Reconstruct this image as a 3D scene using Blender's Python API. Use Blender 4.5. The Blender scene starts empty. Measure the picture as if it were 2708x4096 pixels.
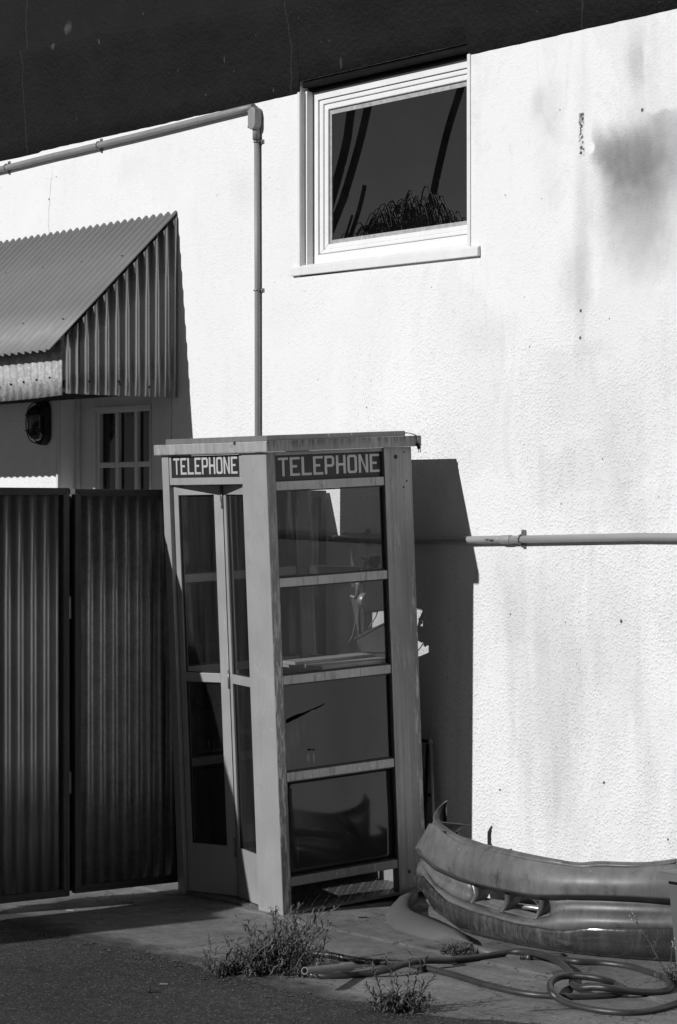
import bpy, bmesh, math, random
from math import sin, cos, pi, radians, sqrt
from mathutils import Vector as V, Matrix, noise as mnoise
sc = bpy.context.scene
col = sc.collection
# ------------------------------------------------------------------ camera
F, PSI, PIT, ROL = 9898.83, 0.9093, 0.0011, -0.0009
CAM = V((0.0, -7.46, 1.7737))
cd = bpy.data.cameras.new('camera'); cam = bpy.data.objects.new('camera', cd); col.objects.link(cam)
RC = Matrix.Rotation(PSI, 3, 'Z') @ Matrix.Rotation(pi/2 + PIT, 3, 'X') @ Matrix.Rotation(ROL, 3, 'Z')
cam.matrix_world = Matrix.Translation(CAM) @ RC.to_4x4()
cd.sensor_fit = 'VERTICAL'; cd.sensor_height = 24.0; cd.lens = F/4096*24.0
cd.clip_start = 0.1; cd.clip_end = 2000
sc.camera = cam
# ------------------------------------------------------------------ sky, sun, exposure
LX, LZ = 0.182, 0.56                       # sun travels (LX, 1, -LZ)
Ld = V((LX, 1.0, -LZ)).normalized()
EL = math.asin(-Ld.z); AZ = math.atan2(-Ld.x, -Ld.y)
w = bpy.data.worlds.new('World'); sc.world = w; w.use_nodes = True
wn = w.node_tree; wn.nodes.clear()
sky = wn.nodes.new('ShaderNodeTexSky'); sky.sky_type = 'NISHITA'; sky.sun_disc = False
sky.sun_elevation = EL; sky.sun_rotation = AZ; sky.air_density = 1.0; sky.dust_density = 0.1; sky.ozone_density = 10.0
sepc = wn.nodes.new('ShaderNodeSeparateColor')     # red-filter black and white film
bg = wn.nodes.new('ShaderNodeBackground'); bg.inputs[1].default_value = 0.05
wo = wn.nodes.new('ShaderNodeOutputWorld')
wn.links.new(sky.outputs[0], sepc.inputs[0]); wn.links.new(sepc.outputs[0], bg.inputs[0]); wn.links.new(bg.outputs[0], wo.inputs[0])
sd = bpy.data.lights.new('sun', 'SUN'); sd.energy = 3.9; sd.angle = radians(0.5); sd.color = (1, 1, 1)
so = bpy.data.objects.new('sun', sd); col.objects.link(so)
so.rotation_euler = Ld.to_track_quat('-Z', 'Y').to_euler(); so.location = (-4, -20, 14)
sc.view_settings.view_transform = 'Standard'; sc.view_settings.look = 'None'
sc.view_settings.exposure = 0.0; sc.view_settings.gamma = 1.0
sc.render.resolution_x = 677; sc.render.resolution_y = 1024
sc.cycles.max_bounces = 10; sc.cycles.transparent_max_bounces = 24

# ------------------------------------------------------------------ measuring helpers (photo pixel -> point on a real plane)
def ray(px, py):
    return RC @ V(((px-1354)/F, -(py-2048)/F, -1.0))
def on(axis, val, px, py):
    d = ray(px, py); t = (val - CAM[axis])/d[axis]
    return CAM + d*t
def onwall(px, py, y=0.0): return on(1, y, px, py)
def onground(px, py, z=0.0): return on(2, z, px, py)
def onx(px, py, x): return on(0, x, px, py)
def pix(P):
    q = RC.transposed() @ (V(P) - CAM)
    return 1354 + F*q.x/-q.z, 2048 - F*q.y/-q.z
BO = V((-8.7667, -0.9452, 0.0))           # booth: front right foot, leaning slightly outward from the wall
BW, BD, BH = 0.824, 0.826, 2.05
BR = Matrix.Rotation(0.0465, 3, 'X') @ Matrix.Rotation(0.0018, 3, 'Y') @ Matrix.Rotation(-0.0007, 3, 'Z')
BM = Matrix.Translation(BO) @ BR.to_4x4()
def onbooth(axis, val, px, py):           # pixel -> booth-local point on a local plane
    Ci = BM.inverted() @ CAM; d = BR.transposed() @ ray(px, py)
    t = (val - Ci[axis])/d[axis]
    return Ci + d*t

# ------------------------------------------------------------------ mesh helpers
class MB:
    def __init__(s): s.v = []; s.f = []; s.sm = []
    def poly(s, pts, smooth=False):
        b = len(s.v); s.v += [tuple(p) for p in pts]; s.f.append(tuple(range(b, b+len(pts)))); s.sm.append(smooth)
    def quads(s, pts, faces, smooth=False):
        b = len(s.v); s.v += [tuple(p) for p in pts]
        for f in faces: s.f.append(tuple(b+i for i in f)); s.sm.append(smooth)
    def box(s, a, b):
        x0, y0, z0 = [min(a[i], b[i]) for i in range(3)]; x1, y1, z1 = [max(a[i], b[i]) for i in range(3)]
        s.quads([(x0,y0,z0),(x1,y0,z0),(x1,y1,z0),(x0,y1,z0),(x0,y0,z1),(x1,y0,z1),(x1,y1,z1),(x0,y1,z1)],
                [(0,3,2,1),(4,5,6,7),(0,1,5,4),(1,2,6,5),(2,3,7,6),(3,0,4,7)])
    def prism(s, base, off):               # polygon extruded by a vector
        n = len(base); off = V(off); b = [V(p) for p in base]; t = [p+off for p in b]
        nrm = V((0,0,0))
        for i in range(n): nrm += b[i].cross(b[(i+1) % n])
        if nrm.dot(off) > 0: b.reverse(); t.reverse()
        s.quads(b+t, [tuple(range(n)), tuple(range(2*n-1, n-1, -1))] + [((i+1) % n, i, n+i, n+(i+1) % n) for i in range(n)])
    def tube(s, pts, r, n=10, cap=True, smooth=True):
        pts = [V(p) for p in pts]; m = len(pts); rs = r if isinstance(r, (list, tuple)) else [r]*m
        up = V((0,0,1)); prev = None; b = len(s.v); rings = []
        for i in range(m):
            t = (pts[min(i+1, m-1)]-pts[max(i-1, 0)]).normalized()
            if prev is None:
                a = t.orthogonal().normalized()
            else:
                a = (prev - t*prev.dot(t))
                a = a.normalized() if a.length > 1e-6 else t.orthogonal().normalized()
            prev = a; c = t.cross(a)
            for k in range(n):
                q = 2*pi*k/n; s.v.append(tuple(pts[i] + (a*cos(q)+c*sin(q))*rs[i]))
        for i in range(m-1):
            for k in range(n):
                s.f.append((b+i*n+k, b+i*n+(k+1) % n, b+(i+1)*n+(k+1) % n, b+(i+1)*n+k)); s.sm.append(smooth)
        if cap:
            s.f.append(tuple(b+k for k in range(n-1, -1, -1))); s.sm.append(False)
            s.f.append(tuple(b+(m-1)*n+k for k in range(n))); s.sm.append(False)
    def grid(s, rows, smooth=True, skip=None):
        b = len(s.v); m = len(rows[0])
        for r in rows: s.v += [tuple(p) for p in r]
        for i in range(len(rows)-1):
            for j in range(m-1):
                if skip and skip(i, j): continue
                s.f.append((b+i*m+j, b+i*m+j+1, b+(i+1)*m+j+1, b+(i+1)*m+j)); s.sm.append(smooth)
    def ball(s, c, r, n=10, m=7, sz=1.0):
        rows = []
        for i in range(m+1):
            t = pi*i/m
            rows.append([(c[0]+r*sin(t)*cos(2*pi*k/n), c[1]+r*sin(t)*sin(2*pi*k/n), c[2]+r*sz*cos(t)) for k in range(n+1)])
        s.grid(rows)
    def build(s, name, m, parent=None, bevel=0, mw=None, solid=0):
        me = bpy.data.meshes.new(name); me.from_pydata(s.v, [], s.f); me.update()
        me.polygons.foreach_set('use_smooth', s.sm)
        o = bpy.data.objects.new(name, me); col.objects.link(o)
        if m: me.materials.append(m)
        if parent: o.parent = parent
        if mw is not None: o.matrix_world = mw
        if solid:
            md = o.modifiers.new('solid', 'SOLIDIFY'); md.thickness = solid; md.offset = 0
        if bevel:
            md = o.modifiers.new('bevel', 'BEVEL'); md.width = bevel; md.segments = 2; md.limit_method = 'ANGLE'; md.angle_limit = radians(40)
        return o
def tag(o, label=None, cat=None, group=None, kind=None):
    if label: o['label'] = label
    if cat: o['category'] = cat
    if group: o['group'] = group
    if kind: o['kind'] = kind
    return o
def thing(name, label, cat, loc=(0,0,0), group=None, mw=None):
    o = bpy.data.objects.new(name, None); col.objects.link(o); o.empty_display_size = .1
    if mw is not None: o.matrix_world = mw
    else: o.location = loc
    return tag(o, label, cat, group)
def smooth_path(pts, k=6):                 # Catmull-Rom
    pts = [V(p) for p in pts]; out = []
    for i in range(len(pts)-1):
        p0, p1, p2, p3 = pts[max(i-1,0)], pts[i], pts[i+1], pts[min(i+2, len(pts)-1)]
        for j in range(k):
            t = j/k
            out.append(0.5*((2*p1)+(p2-p0)*t+(2*p0-5*p1+4*p2-p3)*t*t+(3*p1-p0-3*p2+p3)*t**3))
    out.append(pts[-1]); return out
def interp(tab, x):
    if x <= tab[0][0]: return tab[0][1] + (x-tab[0][0])*(tab[1][1]-tab[0][1])/(tab[1][0]-tab[0][0])*0.3
    for (a, b), (c, d) in zip(tab, tab[1:]):
        if x <= c: return b + (d-b)*(x-a)/(c-a)
    return tab[-1][1] + (x-tab[-1][0])*(tab[-1][1]-tab[-2][1])/(tab[-1][0]-tab[-2][0])*0.5
# ------------------------------------------------------------------ material helpers
class NT:
    def __init__(s, name):
        s.m = bpy.data.materials.new(name); s.m.use_nodes = True; s.t = s.m.node_tree; s.t.nodes.clear()
        s.out = s.n('ShaderNodeOutputMaterial'); s.P = s.n('ShaderNodeTexCoord').outputs['Object']
        x = s.n('ShaderNodeSeparateXYZ'); s.l(s.P, x.inputs[0]); s.X, s.Y, s.Z = x.outputs
    def n(s, t): return s.t.nodes.new(t)
    def l(s, a, b): s.t.links.new(a, b)
    def _in(s, sock, v):
        if hasattr(v, 'is_linked') or hasattr(v, 'links'): s.l(v, sock)
        elif sock.type == 'RGBA' and not isinstance(v, (tuple, list)): sock.default_value = (v, v, v, 1)
        elif sock.type == 'VECTOR' and not isinstance(v, (tuple, list)): sock.default_value = (v, v, v)
        else: sock.default_value = v
    def math(s, op, a, b=0.0, clamp=False):
        q = s.n('ShaderNodeMath'); q.operation = op; q.use_clamp = clamp; s._in(q.inputs[0], a); s._in(q.inputs[1], b); return q.outputs[0]
    def add(s, a, b): return s.math('ADD', a, b)
    def mul(s, a, b): return s.math('MULTIPLY', a, b)
    def mapv(s, sx, sy, sz, vec=None, loc=(0,0,0)):
        q = s.n('ShaderNodeMapping'); s.l(vec or s.P, q.inputs[0]); q.inputs['Scale'].default_value = (sx, sy, sz); q.inputs['Location'].default_value = loc; return q.outputs[0]
    def noise(s, scale, detail=3, rough=.55, vec=None, dist=0):
        q = s.n('ShaderNodeTexNoise'); s.l(vec or s.P, q.inputs['Vector']); q.inputs['Scale'].default_value = scale
        q.inputs['Detail'].default_value = detail; q.inputs['Roughness'].default_value = rough; q.inputs['Distortion'].default_value = dist; return q.outputs[0]
    def vor(s, scale, out='Distance', vec=None, rnd=1.0):
        q = s.n('ShaderNodeTexVoronoi'); s.l(vec or s.P, q.inputs['Vector']); q.inputs['Scale'].default_value = scale; q.inputs['Randomness'].default_value = rnd; return q.outputs[out]
    def rng(s, v, a, b, c=0.0, d=1.0, smooth=True):
        q = s.n('ShaderNodeMapRange'); q.interpolation_type = 'SMOOTHSTEP' if smooth else 'LINEAR'; s._in(q.inputs[0], v)
        for i, k in enumerate((a, b, c, d)): s._in(q.inputs[i+1], k)
        return q.outputs[0]
    def mix(s, f, a, b):                    # floats
        q = s.n('ShaderNodeMix'); q.data_type = 'FLOAT'; s._in(q.inputs[0], f); s._in(q.inputs[2], a); s._in(q.inputs[3], b); return q.outputs[0]
    def blot(s, u, v, u0, v0, ru, rv, soft=.6, dn=None):
        a = s.mul(s.math('SUBTRACT', u, u0), 1/ru); b = s.mul(s.math('SUBTRACT', v, v0), 1/rv)
        d = s.math('SQRT', s.add(s.mul(a, a), s.mul(b, b)))
        if dn is not None: d = s.add(d, dn)
        return s.rng(d, 1-soft, 1, 1, 0)
    def rect(s, u, v, u0, u1, v0, v1, su=.02, sv=.02, dn=None):
        if dn is not None: u = s.add(u, dn); v = s.add(v, dn)
        a = s.mul(s.rng(u, u0-su, u0+su), s.rng(u, u1-su, u1+su, 1, 0))
        b = s.mul(s.rng(v, v0-sv, v0+sv), s.rng(v, v1-sv, v1+sv, 1, 0))
        return s.mul(a, b)
    def bump(s, h, strength=.3, dist=.01, prev=None):
        q = s.n('ShaderNodeBump'); q.inputs['Strength'].default_value = strength; q.inputs['Distance'].default_value = dist
        s.l(h, q.inputs['Height'])
        if prev: s.l(prev, q.inputs['Normal'])
        return q.outputs[0]
    def bsdf(s, base, rough=.6, metal=0.0, normal=None, spec=.5, coat=0.0, ior=None):
        q = s.n('ShaderNodeBsdfPrincipled'); 
        if hasattr(base, 'links') or not isinstance(base, (int, float)): 
            s.l(base, q.inputs['Base Color'])
        else: q.inputs['Base Color'].default_value = (base, base, base, 1)
        s._in(q.inputs['Roughness'], rough); s._in(q.inputs['Metallic'], metal)
        q.inputs['Specular IOR Level'].default_value = spec; q.inputs['Coat Weight'].default_value = coat; q.inputs['Coat Roughness'].default_value = .04
        if ior: q.inputs['IOR'].default_value = ior
        if normal: s.l(normal, q.inputs['Normal'])
        return q.outputs[0]
    def fin(s, sh): s.l(sh, s.out.inputs[0]); return s.m
def paint(name, base, rough=.6, metal=0.0, var=.25, scale=6, bump=0.0, bscale=80, streak=0.0, spec=.5, fleck=0.0, fleckc=.5, coat=0.0, grain=0.0, gaxis='Z', dirt=0.0):
    t = NT(name); c = t.noise(scale, 5)
    b = t.mul(base, t.rng(c, .25, .75, 1-var, 1+var, False))
    if streak:
        st = t.noise(1, 4, .6, t.mapv(38, 38, 1.6)); b = t.mul(b, t.rng(st, .3, .7, 1-streak, 1+streak, False))
    if grain:
        sc_ = {'Z': (60, 60, 2), 'Y': (60, 2, 60), 'X': (2, 60, 60)}[gaxis]
        st = t.noise(1, 5, .6, t.mapv(*sc_), .8); b = t.mul(b, t.rng(st, .3, .7, 1-grain, 1+grain, False))
    if dirt:
        st = t.noise(17, 6, .7); b = t.mul(b, t.rng(st, .56, .72, 1, 1-dirt))
    if fleck:
        f1 = t.noise(1, 6, .7, t.mapv(70, 70, 16)); f2 = t.noise(3.2, 2)
        f = t.mul(t.rng(f1, .60, .64), t.rng(f2, .45, .6)); b = t.mix(t.mul(f, fleck), b, fleckc)
    nm = None
    if bump: nm = t.bump(t.noise(bscale, 4), bump, .004)
    r = t.add(rough, t.rng(t.noise(scale*2.3, 3), .3, .7, -.06, .06, False))
    return t.fin(t.bsdf(b, r, metal, nm, spec, coat))

# ------------------------------------------------------------------ materials
def wall_material():
    t = NT('white_stucco'); X, Z = t.X, t.Z
    n1 = t.noise(2.2, 5, .6); n2 = t.noise(9, 4); dn = t.rng(n1, .2, .8, -.35, .35, False); ds = t.rng(n2, .2, .8, -.03, .03, False)
    b = t.mul(.80, t.rng(n1, .25, .75, .97, 1.02, False))
    def W(px, py): p = onwall(px, py); return p.x, p.z
    def dark(m, k):
        nonlocal b
        b = t.mul(b, t.math('SUBTRACT', 1.0, t.mul(m, k)))
    # soot smudge right of the old bracket, and its pale repaint above
    sm = None
    for (px, py, rx, rz, soft, k) in [(2385,575,.07,.15,.9,.24),(2405,600,.12,.14,.85,.16),(2425,610,.14,.17,.9,.30),(2500,640,.30,.20,.95,.34),(2610,600,.40,.30,.95,.30),(2720,640,.34,.36,.9,.22),(2560,800,.46,.40,.98,.22),(2460,700,.14,.26,.95,.14),(2560,860,.34,.34,.95,.24),(2190,430,.16,.2,.95,.13),(2150,400,.06,.10,.95,.12),(2330,760,.10,.75,.95,.12),
                                      (2560,260,.12,.18,.9,.25),(2200,700,.14,.3,.9,.07),(1950,1350,.3,.14,.9,.06),(2290,1120,.16,.3,.9,.10),(1000,760,.22,.16,.9,.04),(520,680,.2,.12,.9,.05),(2480,1800,.2,.5,.9,.10),(2240,2850,.28,.9,.9,.15),(2480,2600,.2,.8,.9,.10),
                                      (2050,2400,.25,.5,.9,.06),(2600,3050,.14,.4,.9,.10)]:
        u, v = W(px, py); dark(t.blot(X, Z, u, v, rx, rz, soft, dn), k)
    u0, v1 = W(2575, 130); u1, v0 = W(2740, 425); m = t.rect(X, Z, u0, u1, v0, v1, .012, .012, ds); b = t.mix(m, b, t.mul(.79, t.rng(n2, .3, .7, .94, 1.0, False)))
    u0, v1 = W(2150, 1400); u1, v0 = W(2470, 1960); dark(t.rect(X, Z, u0, u1, v0, v1, .03, .05, t.mul(ds, 2.2)), .05)
    u0, v1 = W(2190, 1405); u1, v0 = W(2390, 1700); dark(t.rect(X, Z, u0, u1, v0, v1, .03, .03, t.mul(ds, 2.0)), .04)
    u0, v1 = W(2260, 1020); u1, v0 = W(2370, 1220); dark(t.rect(X, Z, u0, u1, v0, v1, .02, .05, ds), .08)
    u0, v1 = W(2300, 700); u1, v0 = W(2345, 1420); dark(t.rect(X, Z, u0, u1, v0, v1, .02, .1, ds), .08)
    # trowel patches and uneven old coats
    pch = t.noise(1, 4, .6, t.mapv(1.7, 1.7, 1.1), .9); rt = t.rng(X, -9.6, -8.2, .35, 1)
    dark(t.mul(t.rng(pch, .50, .56), rt), .050); dark(t.mul(t.rng(t.noise(1, 5, .7, t.mapv(4.2, 4.2, 1.5), 1.2), .54, .60), rt), .045)
    dark(t.rng(t.noise(26, 5, .7), .52, .75), .10)
    # vertical rain streaks low down
    st = t.noise(1, 4, .55, t.mapv(7, 7, .55)); low = t.rng(Z, .2, 3.2, 1, .0)
    b = t.mul(b, t.math('SUBTRACT', 1.0, t.mul(t.mul(t.rng(st, .5, .72), low), .14)))
    # bracket scar and screw holes
    u0, v1 = W(2316, 455); u1, v0 = W(2336, 625)
    sc1 = t.rect(X, Z, u0, u1, v0, v1, .006, .006, t.mul(ds, .2)); dark(t.mul(sc1, t.rng(t.noise(45, 4), .50, .56)), .85); dark(sc1, .10)
    u0, v1 = W(2316, 455); u1, v0 = W(2336, 490); dark(t.rect(X, Z, u0, u1, v0, v1, .004, .004), .5)
    u, v = W(2362, 590); 
    b = t.mix(t.blot(X, Z, u, v, .035, .035, .5), b, .83)
    u, v = W(2350, 530); b = t.mix(t.blot(X, Z, u, v, .035, .12, .6), b, .78)
    holes = [(2331,475,.012),(2327,505,.014),(2325,612,.012),(2569,440,.014),(2323,1243,.012),(2321,1352,.013),(2485,2485,.013),(2042,2457,.008),(2000,3160,.012),(2416,3131,.014),(2672,3358,.010),(196,797,.012),(225,707,.007),(2262,2490,.006),(1467,1630,.007),(2410,1835,.006),(2118,1388,.006),(1726,1150,.005),(2437,1275,.006),(2240,440,.006)]
    for px, py, r in holes:
        u, v = W(px, py); dark(t.blot(X, Z, u, v, r*.75, r*.8, .5, t.mul(dn, .8)), .85)
    # cracks
    u, v = W(205, 830); cr = t.math('ABSOLUTE', t.add(t.math('SUBTRACT', X, u), t.rng(t.noise(3, 4), .2, .8, -.05, .05, False))); dark(t.mul(t.rng(cr, .0015, .006, 1, 0), t.rect(X, Z, u-.2, u+.2, 3.35, 3.75, .02, .05)), .35)
    # dark specks painted as shaded stucco pits, in drifting vertical fields
    fld = t.mul(t.rng(t.noise(1, 3, .5, t.mapv(2.6, 2.6, .9)), .47, .62), t.rng(Z, 2.9, 2.2))
    pit = t.mul(t.rng(t.noise(85, 3, .6), .60, .66), fld); dark(pit, .50)
    pit2 = t.rng(t.noise(30, 2, .5), .735, .76); dark(pit2, .5)
    # stucco relief: smooth trowelled above, coarse dashed below on the right
    rough_zone = t.add(.25, t.mul(t.rng(Z, 3.0, 1.7, 0, 1), t.rng(X, -10.2, -8.6, .35, 1)))
    rz2 = t.mul(rough_zone, t.rng(t.noise(1.4, 4, .6), .35, .65, .45, 1.25)); g = t.mul(t.add(t.add(t.rng(t.vor(62), .05, .55, 1, 0), t.mul(t.rng(t.vor(120), .05, .5, 1, 0), .6)), t.mul(t.noise(200, 2, .6), .4)), rz2)
    nm = t.bump(t.add(g, t.mul(t.noise(3.0, 3), .5)), .36, .011)
    return t.fin(t.bsdf(b, .85, 0.0, nm, .25))
M = {}
M['wall'] = wall_material()
def band_material():
    t = NT('dark_painted_stucco'); b = t.mul(.0085, t.rng(t.noise(3, 4), .3, .7, .8, 1.25, False))
    for (px, py, r, rz) in [(274,112,.045,.045),(237,190,.03,.02),(419,170,.012,.02),(911,240,.006,.028),(575,55,.006,.01),(1368,250,.012,.045),(1041,145,.005,.01),(313,478,.005,.02),(1097,360,.008,.02),(725,285,.005,.012),(945,285,.006,.006),(1215,75,.004,.01)]:
        p = onwall(px, py); b = t.mix(t.mul(t.blot(t.X, t.Z, p.x, p.z, r, rz, .6, t.rng(t.noise(30, 3), .2, .8, -.5, .5, False)), .28), b, .16)
    sp = t.rng(t.noise(34, 2, .5), .765, .785); b = t.mix(sp, b, .05)
    for px in (1170, 110, 2330):
        p = onwall(px, 200); cr = t.math('ABSOLUTE', t.add(t.math('SUBTRACT', t.X, p.x), t.rng(t.noise(2.5, 3), .2, .8, -.04, .04, False)))
        b = t.mix(t.mul(t.rng(cr, .002, .007, 1, 0), .4), b, .05)
    nm = t.bump(t.add(t.noise(45, 4, .6), t.mul(t.noise(7, 3, .5), 1.6)), .55, .02)
    return t.fin(t.bsdf(b, .75, 0.0, nm, .15))
M['band'] = band_material()
M['trim'] = paint('white_vinyl', .80, .35, 0, .05, 3, .03, 60, .03, dirt=.08)
M['trimwood'] = paint('painted_trim_wood', .74, .6, 0, .06, 5, .2, 60, .02, dirt=.12)
M['doorpaint'] = paint('cream_door_paint', .66, .5, 0, .06, 4, .08, 60, .04)  # one even tone for the door, its bars and casing
M['darkheader'] = paint('near_black_header', .007, .8, 0, .3, 6, .2, 60, grain=.4, gaxis='X', spec=.1)  # near-black tone for the strip above the window frame
M['alu'] = paint('weathered_aluminium', .37, .48, .25, .12, 3.5, .03, 90, .035, fleck=.5, fleckc=.55, dirt=.18)
M['aluside'] = paint('worn_dark_aluminium', .205, .46, .30, .16, 3.5, .03, 90, .09, fleck=.85, fleckc=.45, dirt=.3)  # darker aluminium tone for side posts, end rails and roof tray
def rear_post_material():
    t = NT('brushed_worn_post'); b = t.mul(.21, t.rng(t.noise(3, 4), .3, .7, .85, 1.15, False))
    b = t.mul(b, t.rng(t.noise(1, 5, .6, t.mapv(55, 55, 1.2)), .3, .7, .78, 1.28, False)); b = t.mul(b, t.rng(t.Z, .0, .5, .72, 1))
    f1 = t.noise(1, 6, .7, t.mapv(60, 60, 7)); ed = t.mul(t.rng(t.Y, .775, .818), t.rng(t.Z, 1.75, 1.2)); ed = t.add(ed, t.mul(t.rng(t.noise(2.6, 2), .5, .65), .35))
    b = t.mix(t.mul(t.rng(f1, .53, .57), ed), b, .46); b = t.mix(t.mul(t.rng(t.noise(1, 5, .65, t.mapv(110, 110, 5), .5), .66, .69), .7), b, .42)
    b = t.mul(b, t.rng(t.noise(1, 5, .7, t.mapv(30, 30, 9)), .60, .72, 1, .62))
    return t.fin(t.bsdf(b, t.rng(t.noise(1, 4, .6, t.mapv(50, 50, 1.5)), .3, .7, .40, .56, False), .30))
M['rearpost'] = rear_post_material()
def edge_material():
    t = NT('chipped_post_edge'); b = t.mul(.17, t.rng(t.noise(5, 4), .3, .7, .8, 1.2, False))
    f1 = t.noise(1, 6, .72, t.mapv(60, 60, 9)); b = t.mix(t.mul(t.rng(f1, .50, .55), t.rng(t.Z, 1.9, .9, .25, 1)), b, .40)
    b = t.mix(t.rng(t.noise(1, 5, .7, t.mapv(90, 90, 14)), .62, .66), b, .06)
    return t.fin(t.bsdf(b, .5, .2))
M['postedge'] = edge_material()
def rail_material():
    t = NT('grimy_aluminium_rail'); b = t.mul(.33, t.rng(t.noise(4, 4), .3, .7, .85, 1.15, False))
    dr = t.rng(t.noise(1, 5, .65, t.mapv(46, 46, 5)), .5, .68); b = t.mul(b, t.math('SUBTRACT', 1.0, t.mul(dr, .45)))
    f1 = t.noise(1, 6, .7, t.mapv(40, 40, 60), .7); b = t.mix(t.mul(t.rng(f1, .60, .63), t.rng(t.Z, 1.5, .7, .25, 1)), b, .52)
    return t.fin(t.bsdf(b, .48, .25))
M['rail'] = rail_material()
def roofside_material():
    t = NT('streaked_roof_edge'); b = t.mul(.27, t.rng(t.noise(5, 4), .3, .7, .85, 1.15, False))
    s1 = t.noise(1, 6, .7, t.mapv(75, 75, 7)); run = t.rng(t.Z, 2.052, 2.098, .35, 1.0)
    b = t.mul(b, t.math('SUBTRACT', 1.0, t.mul(t.mul(t.rng(s1, .38, .60), run), .72))); b = t.mul(b, t.rng(t.noise(34, 5, .7), .58, .70, 1, .45))
    return t.fin(t.bsdf(b, .55, .2))
M['roofside'] = roofside_material()
M['roofcap'] = paint('stained_roof_sheet', .36, .5, .2, .12, 4, .05, 60, .22, dirt=.35, fleck=.2)
M['gasket'] = paint('gasket_and_recess_black', .012, .6)
M['black'] = paint('matte_black', .015, .7)
M['signdark'] = paint('dark_sign_plate', .024, .5, 0, .12, 6, 0, 80, .1, spec=.3)
M['lettering'] = paint('grey_white_lettering', .47, .5, 0, .08, 20)
M['panel'] = None
def panel_material():
    t = NT('glossy_dark_enamel_panel'); b = t.mul(.016, t.rng(t.noise(3, 4), .3, .7, .85, 1.15, False))
    Y, Z = t.Y, t.Z
    for px, py0, py1, r, k in [(1170,2890,3010,.030,.05),(1190,2880,2980,.02,.05),(1215,2870,2950,.02,.035),(1150,2910,3080,.018,.035),(1256,2830,2860,.012,.04),(1234,3010,3050,.010,.16),(1256,3005,3055,.006,.20),(1191,3345,3455,.006,.06),(1275,2820,2850,.014,.03)]:
        a = onbooth(0, -.02, px, py0); c = onbooth(0, -.02, px, py1)
        zz = (a.z+c.z)/2; rz = abs(a.z-c.z)*.75
        m = t.mul(t.blot(Y, Z, a.y, zz, r, rz, .9), t.rng(Z, a.z+.004, a.z-.01)); b = t.mix(t.mul(m, t.rng(t.noise(1, 3, .5, t.mapv(60, 60, 3)), .3, .7, .6, 1.0)), b, k)
    return t.fin(t.bsdf(b, .10, 0, t.bump(t.noise(5, 2), .03, .01), .5))
M['panel'] = panel_material()
def glass(name, tint=.93, dust=.05, dusta=.4, streak=True, rough=.015):
    t = NT(name)
    tr = t.n('ShaderNodeBsdfTransparent'); tr.inputs[0].default_value = (tint,)*3+(1,)
    gl = t.n('ShaderNodeBsdfGlossy'); gl.inputs['Roughness'].default_value = rough
    fr = t.n('ShaderNodeFresnel'); fr.inputs[0].default_value = 1.42
    geo = t.n('ShaderNodeNewGeometry'); fac = t.mul(fr.outputs[0], t.math('SUBTRACT', 1.0, geo.outputs['Backfacing']))
    m1 = t.n('ShaderNodeMixShader'); t.l(fac, m1.inputs[0]); t.l(tr.outputs[0], m1.inputs[1]); t.l(gl.outputs[0], m1.inputs[2])
    df = t.n('ShaderNodeBsdfDiffuse'); df.inputs[0].default_value = (dusta,)*3+(1,)
    d = t.mul(dust, t.rng(t.noise(1, 4, .6, t.mapv(22, 22, 1.6)), .3, .75, .35, 1.7, False))
    d = t.add(d, t.mul(t.rng(t.noise(140, 2), .66, .72), dust*1.5))
    m2 = t.n('ShaderNodeMixShader'); t.l(d, m2.inputs[0]); t.l(m1.outputs[0], m2.inputs[1]); t.l(df.outputs[0], m2.inputs[2])
    return t.fin(m2.outputs[0])
M['glass'] = glass('clear_dusty_glass', .95, .016)
M['glassdoor'] = glass('grimy_smoked_glass', .91, .040, .22)
M['glassdoor2'] = glass('smoked_glass', .91, .03, .22)
M['glassleft'] = glass('sun_dimming_left_glass', .40, .03, .25)  # left panes darkened to dim stray sun reaching the wall behind
def window_glass():
    t = NT('dark_reflective_window_glass')
    dust = t.mul(t.rng(t.noise(210, 2, .5), .62, .72), .05)
    edge = t.rng(t.noise(6, 4), .3, .7, .0, .012)
    b = t.add(t.add(.002, dust), t.mul(edge, .3))
    return t.fin(t.bsdf(b, .004, 0, None, .5, ior=4.2))
M['winglass'] = window_glass()
M['doorglass'] = paint('dark_door_glass', .004, .06, 0, .1, spec=.5)
M['galv'] = paint('galvanised_steel', .33, .32, .75, .06, 7, .02, 90, .05)
M['galvroof'] = paint('dull_galvanised_roofing', .215, .62, .15, .06, 4, .05, 160, 0, dirt=.06)
def spangle(name, base, rough, metal, con):
    t = NT(name); c = t.vor(75, 'Color'); sx = t.n('ShaderNodeSeparateColor'); t.l(c, sx.inputs[0])
    b = t.mul(base, t.rng(sx.outputs[0], 0, 1, 1-con, 1+con, False)); b = t.mul(b, t.rng(t.noise(12, 6, .7), .35, .65, .86, 1.12, False))
    return t.fin(t.bsdf(b, rough, metal, None, .5))
M['spangle'] = spangle('spangled_galvanised_steel', .42, .5, .25, .25)
M['gatesheet'] = paint('dark_ribbed_sheet', .33, .34, .6, .12, 5, .02, 90, .08)
M['gatesheet2'] = spangle('mottled_galvanised_sheet', .36, .36, .6, .10)
M['gatewood'] = paint('weathered_dark_timber', .045, .75, 0, .2, 5, .4, 60, grain=.35, gaxis='Y')
M['gatewoodv'] = paint('weathered_dark_timber_upright', .055, .75, 0, .2, 5, .4, 60, grain=.35)
M['conduit'] = paint('grey_painted_conduit', .25, .5, 0, .12, 5, .05, 60, .08)
M['pvc'] = paint('grey_pvc_pipe', .30, .45, 0, .08, 5, .03, 60)
M['steel'] = paint('zinc_strap', .22, .4, .6)
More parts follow.
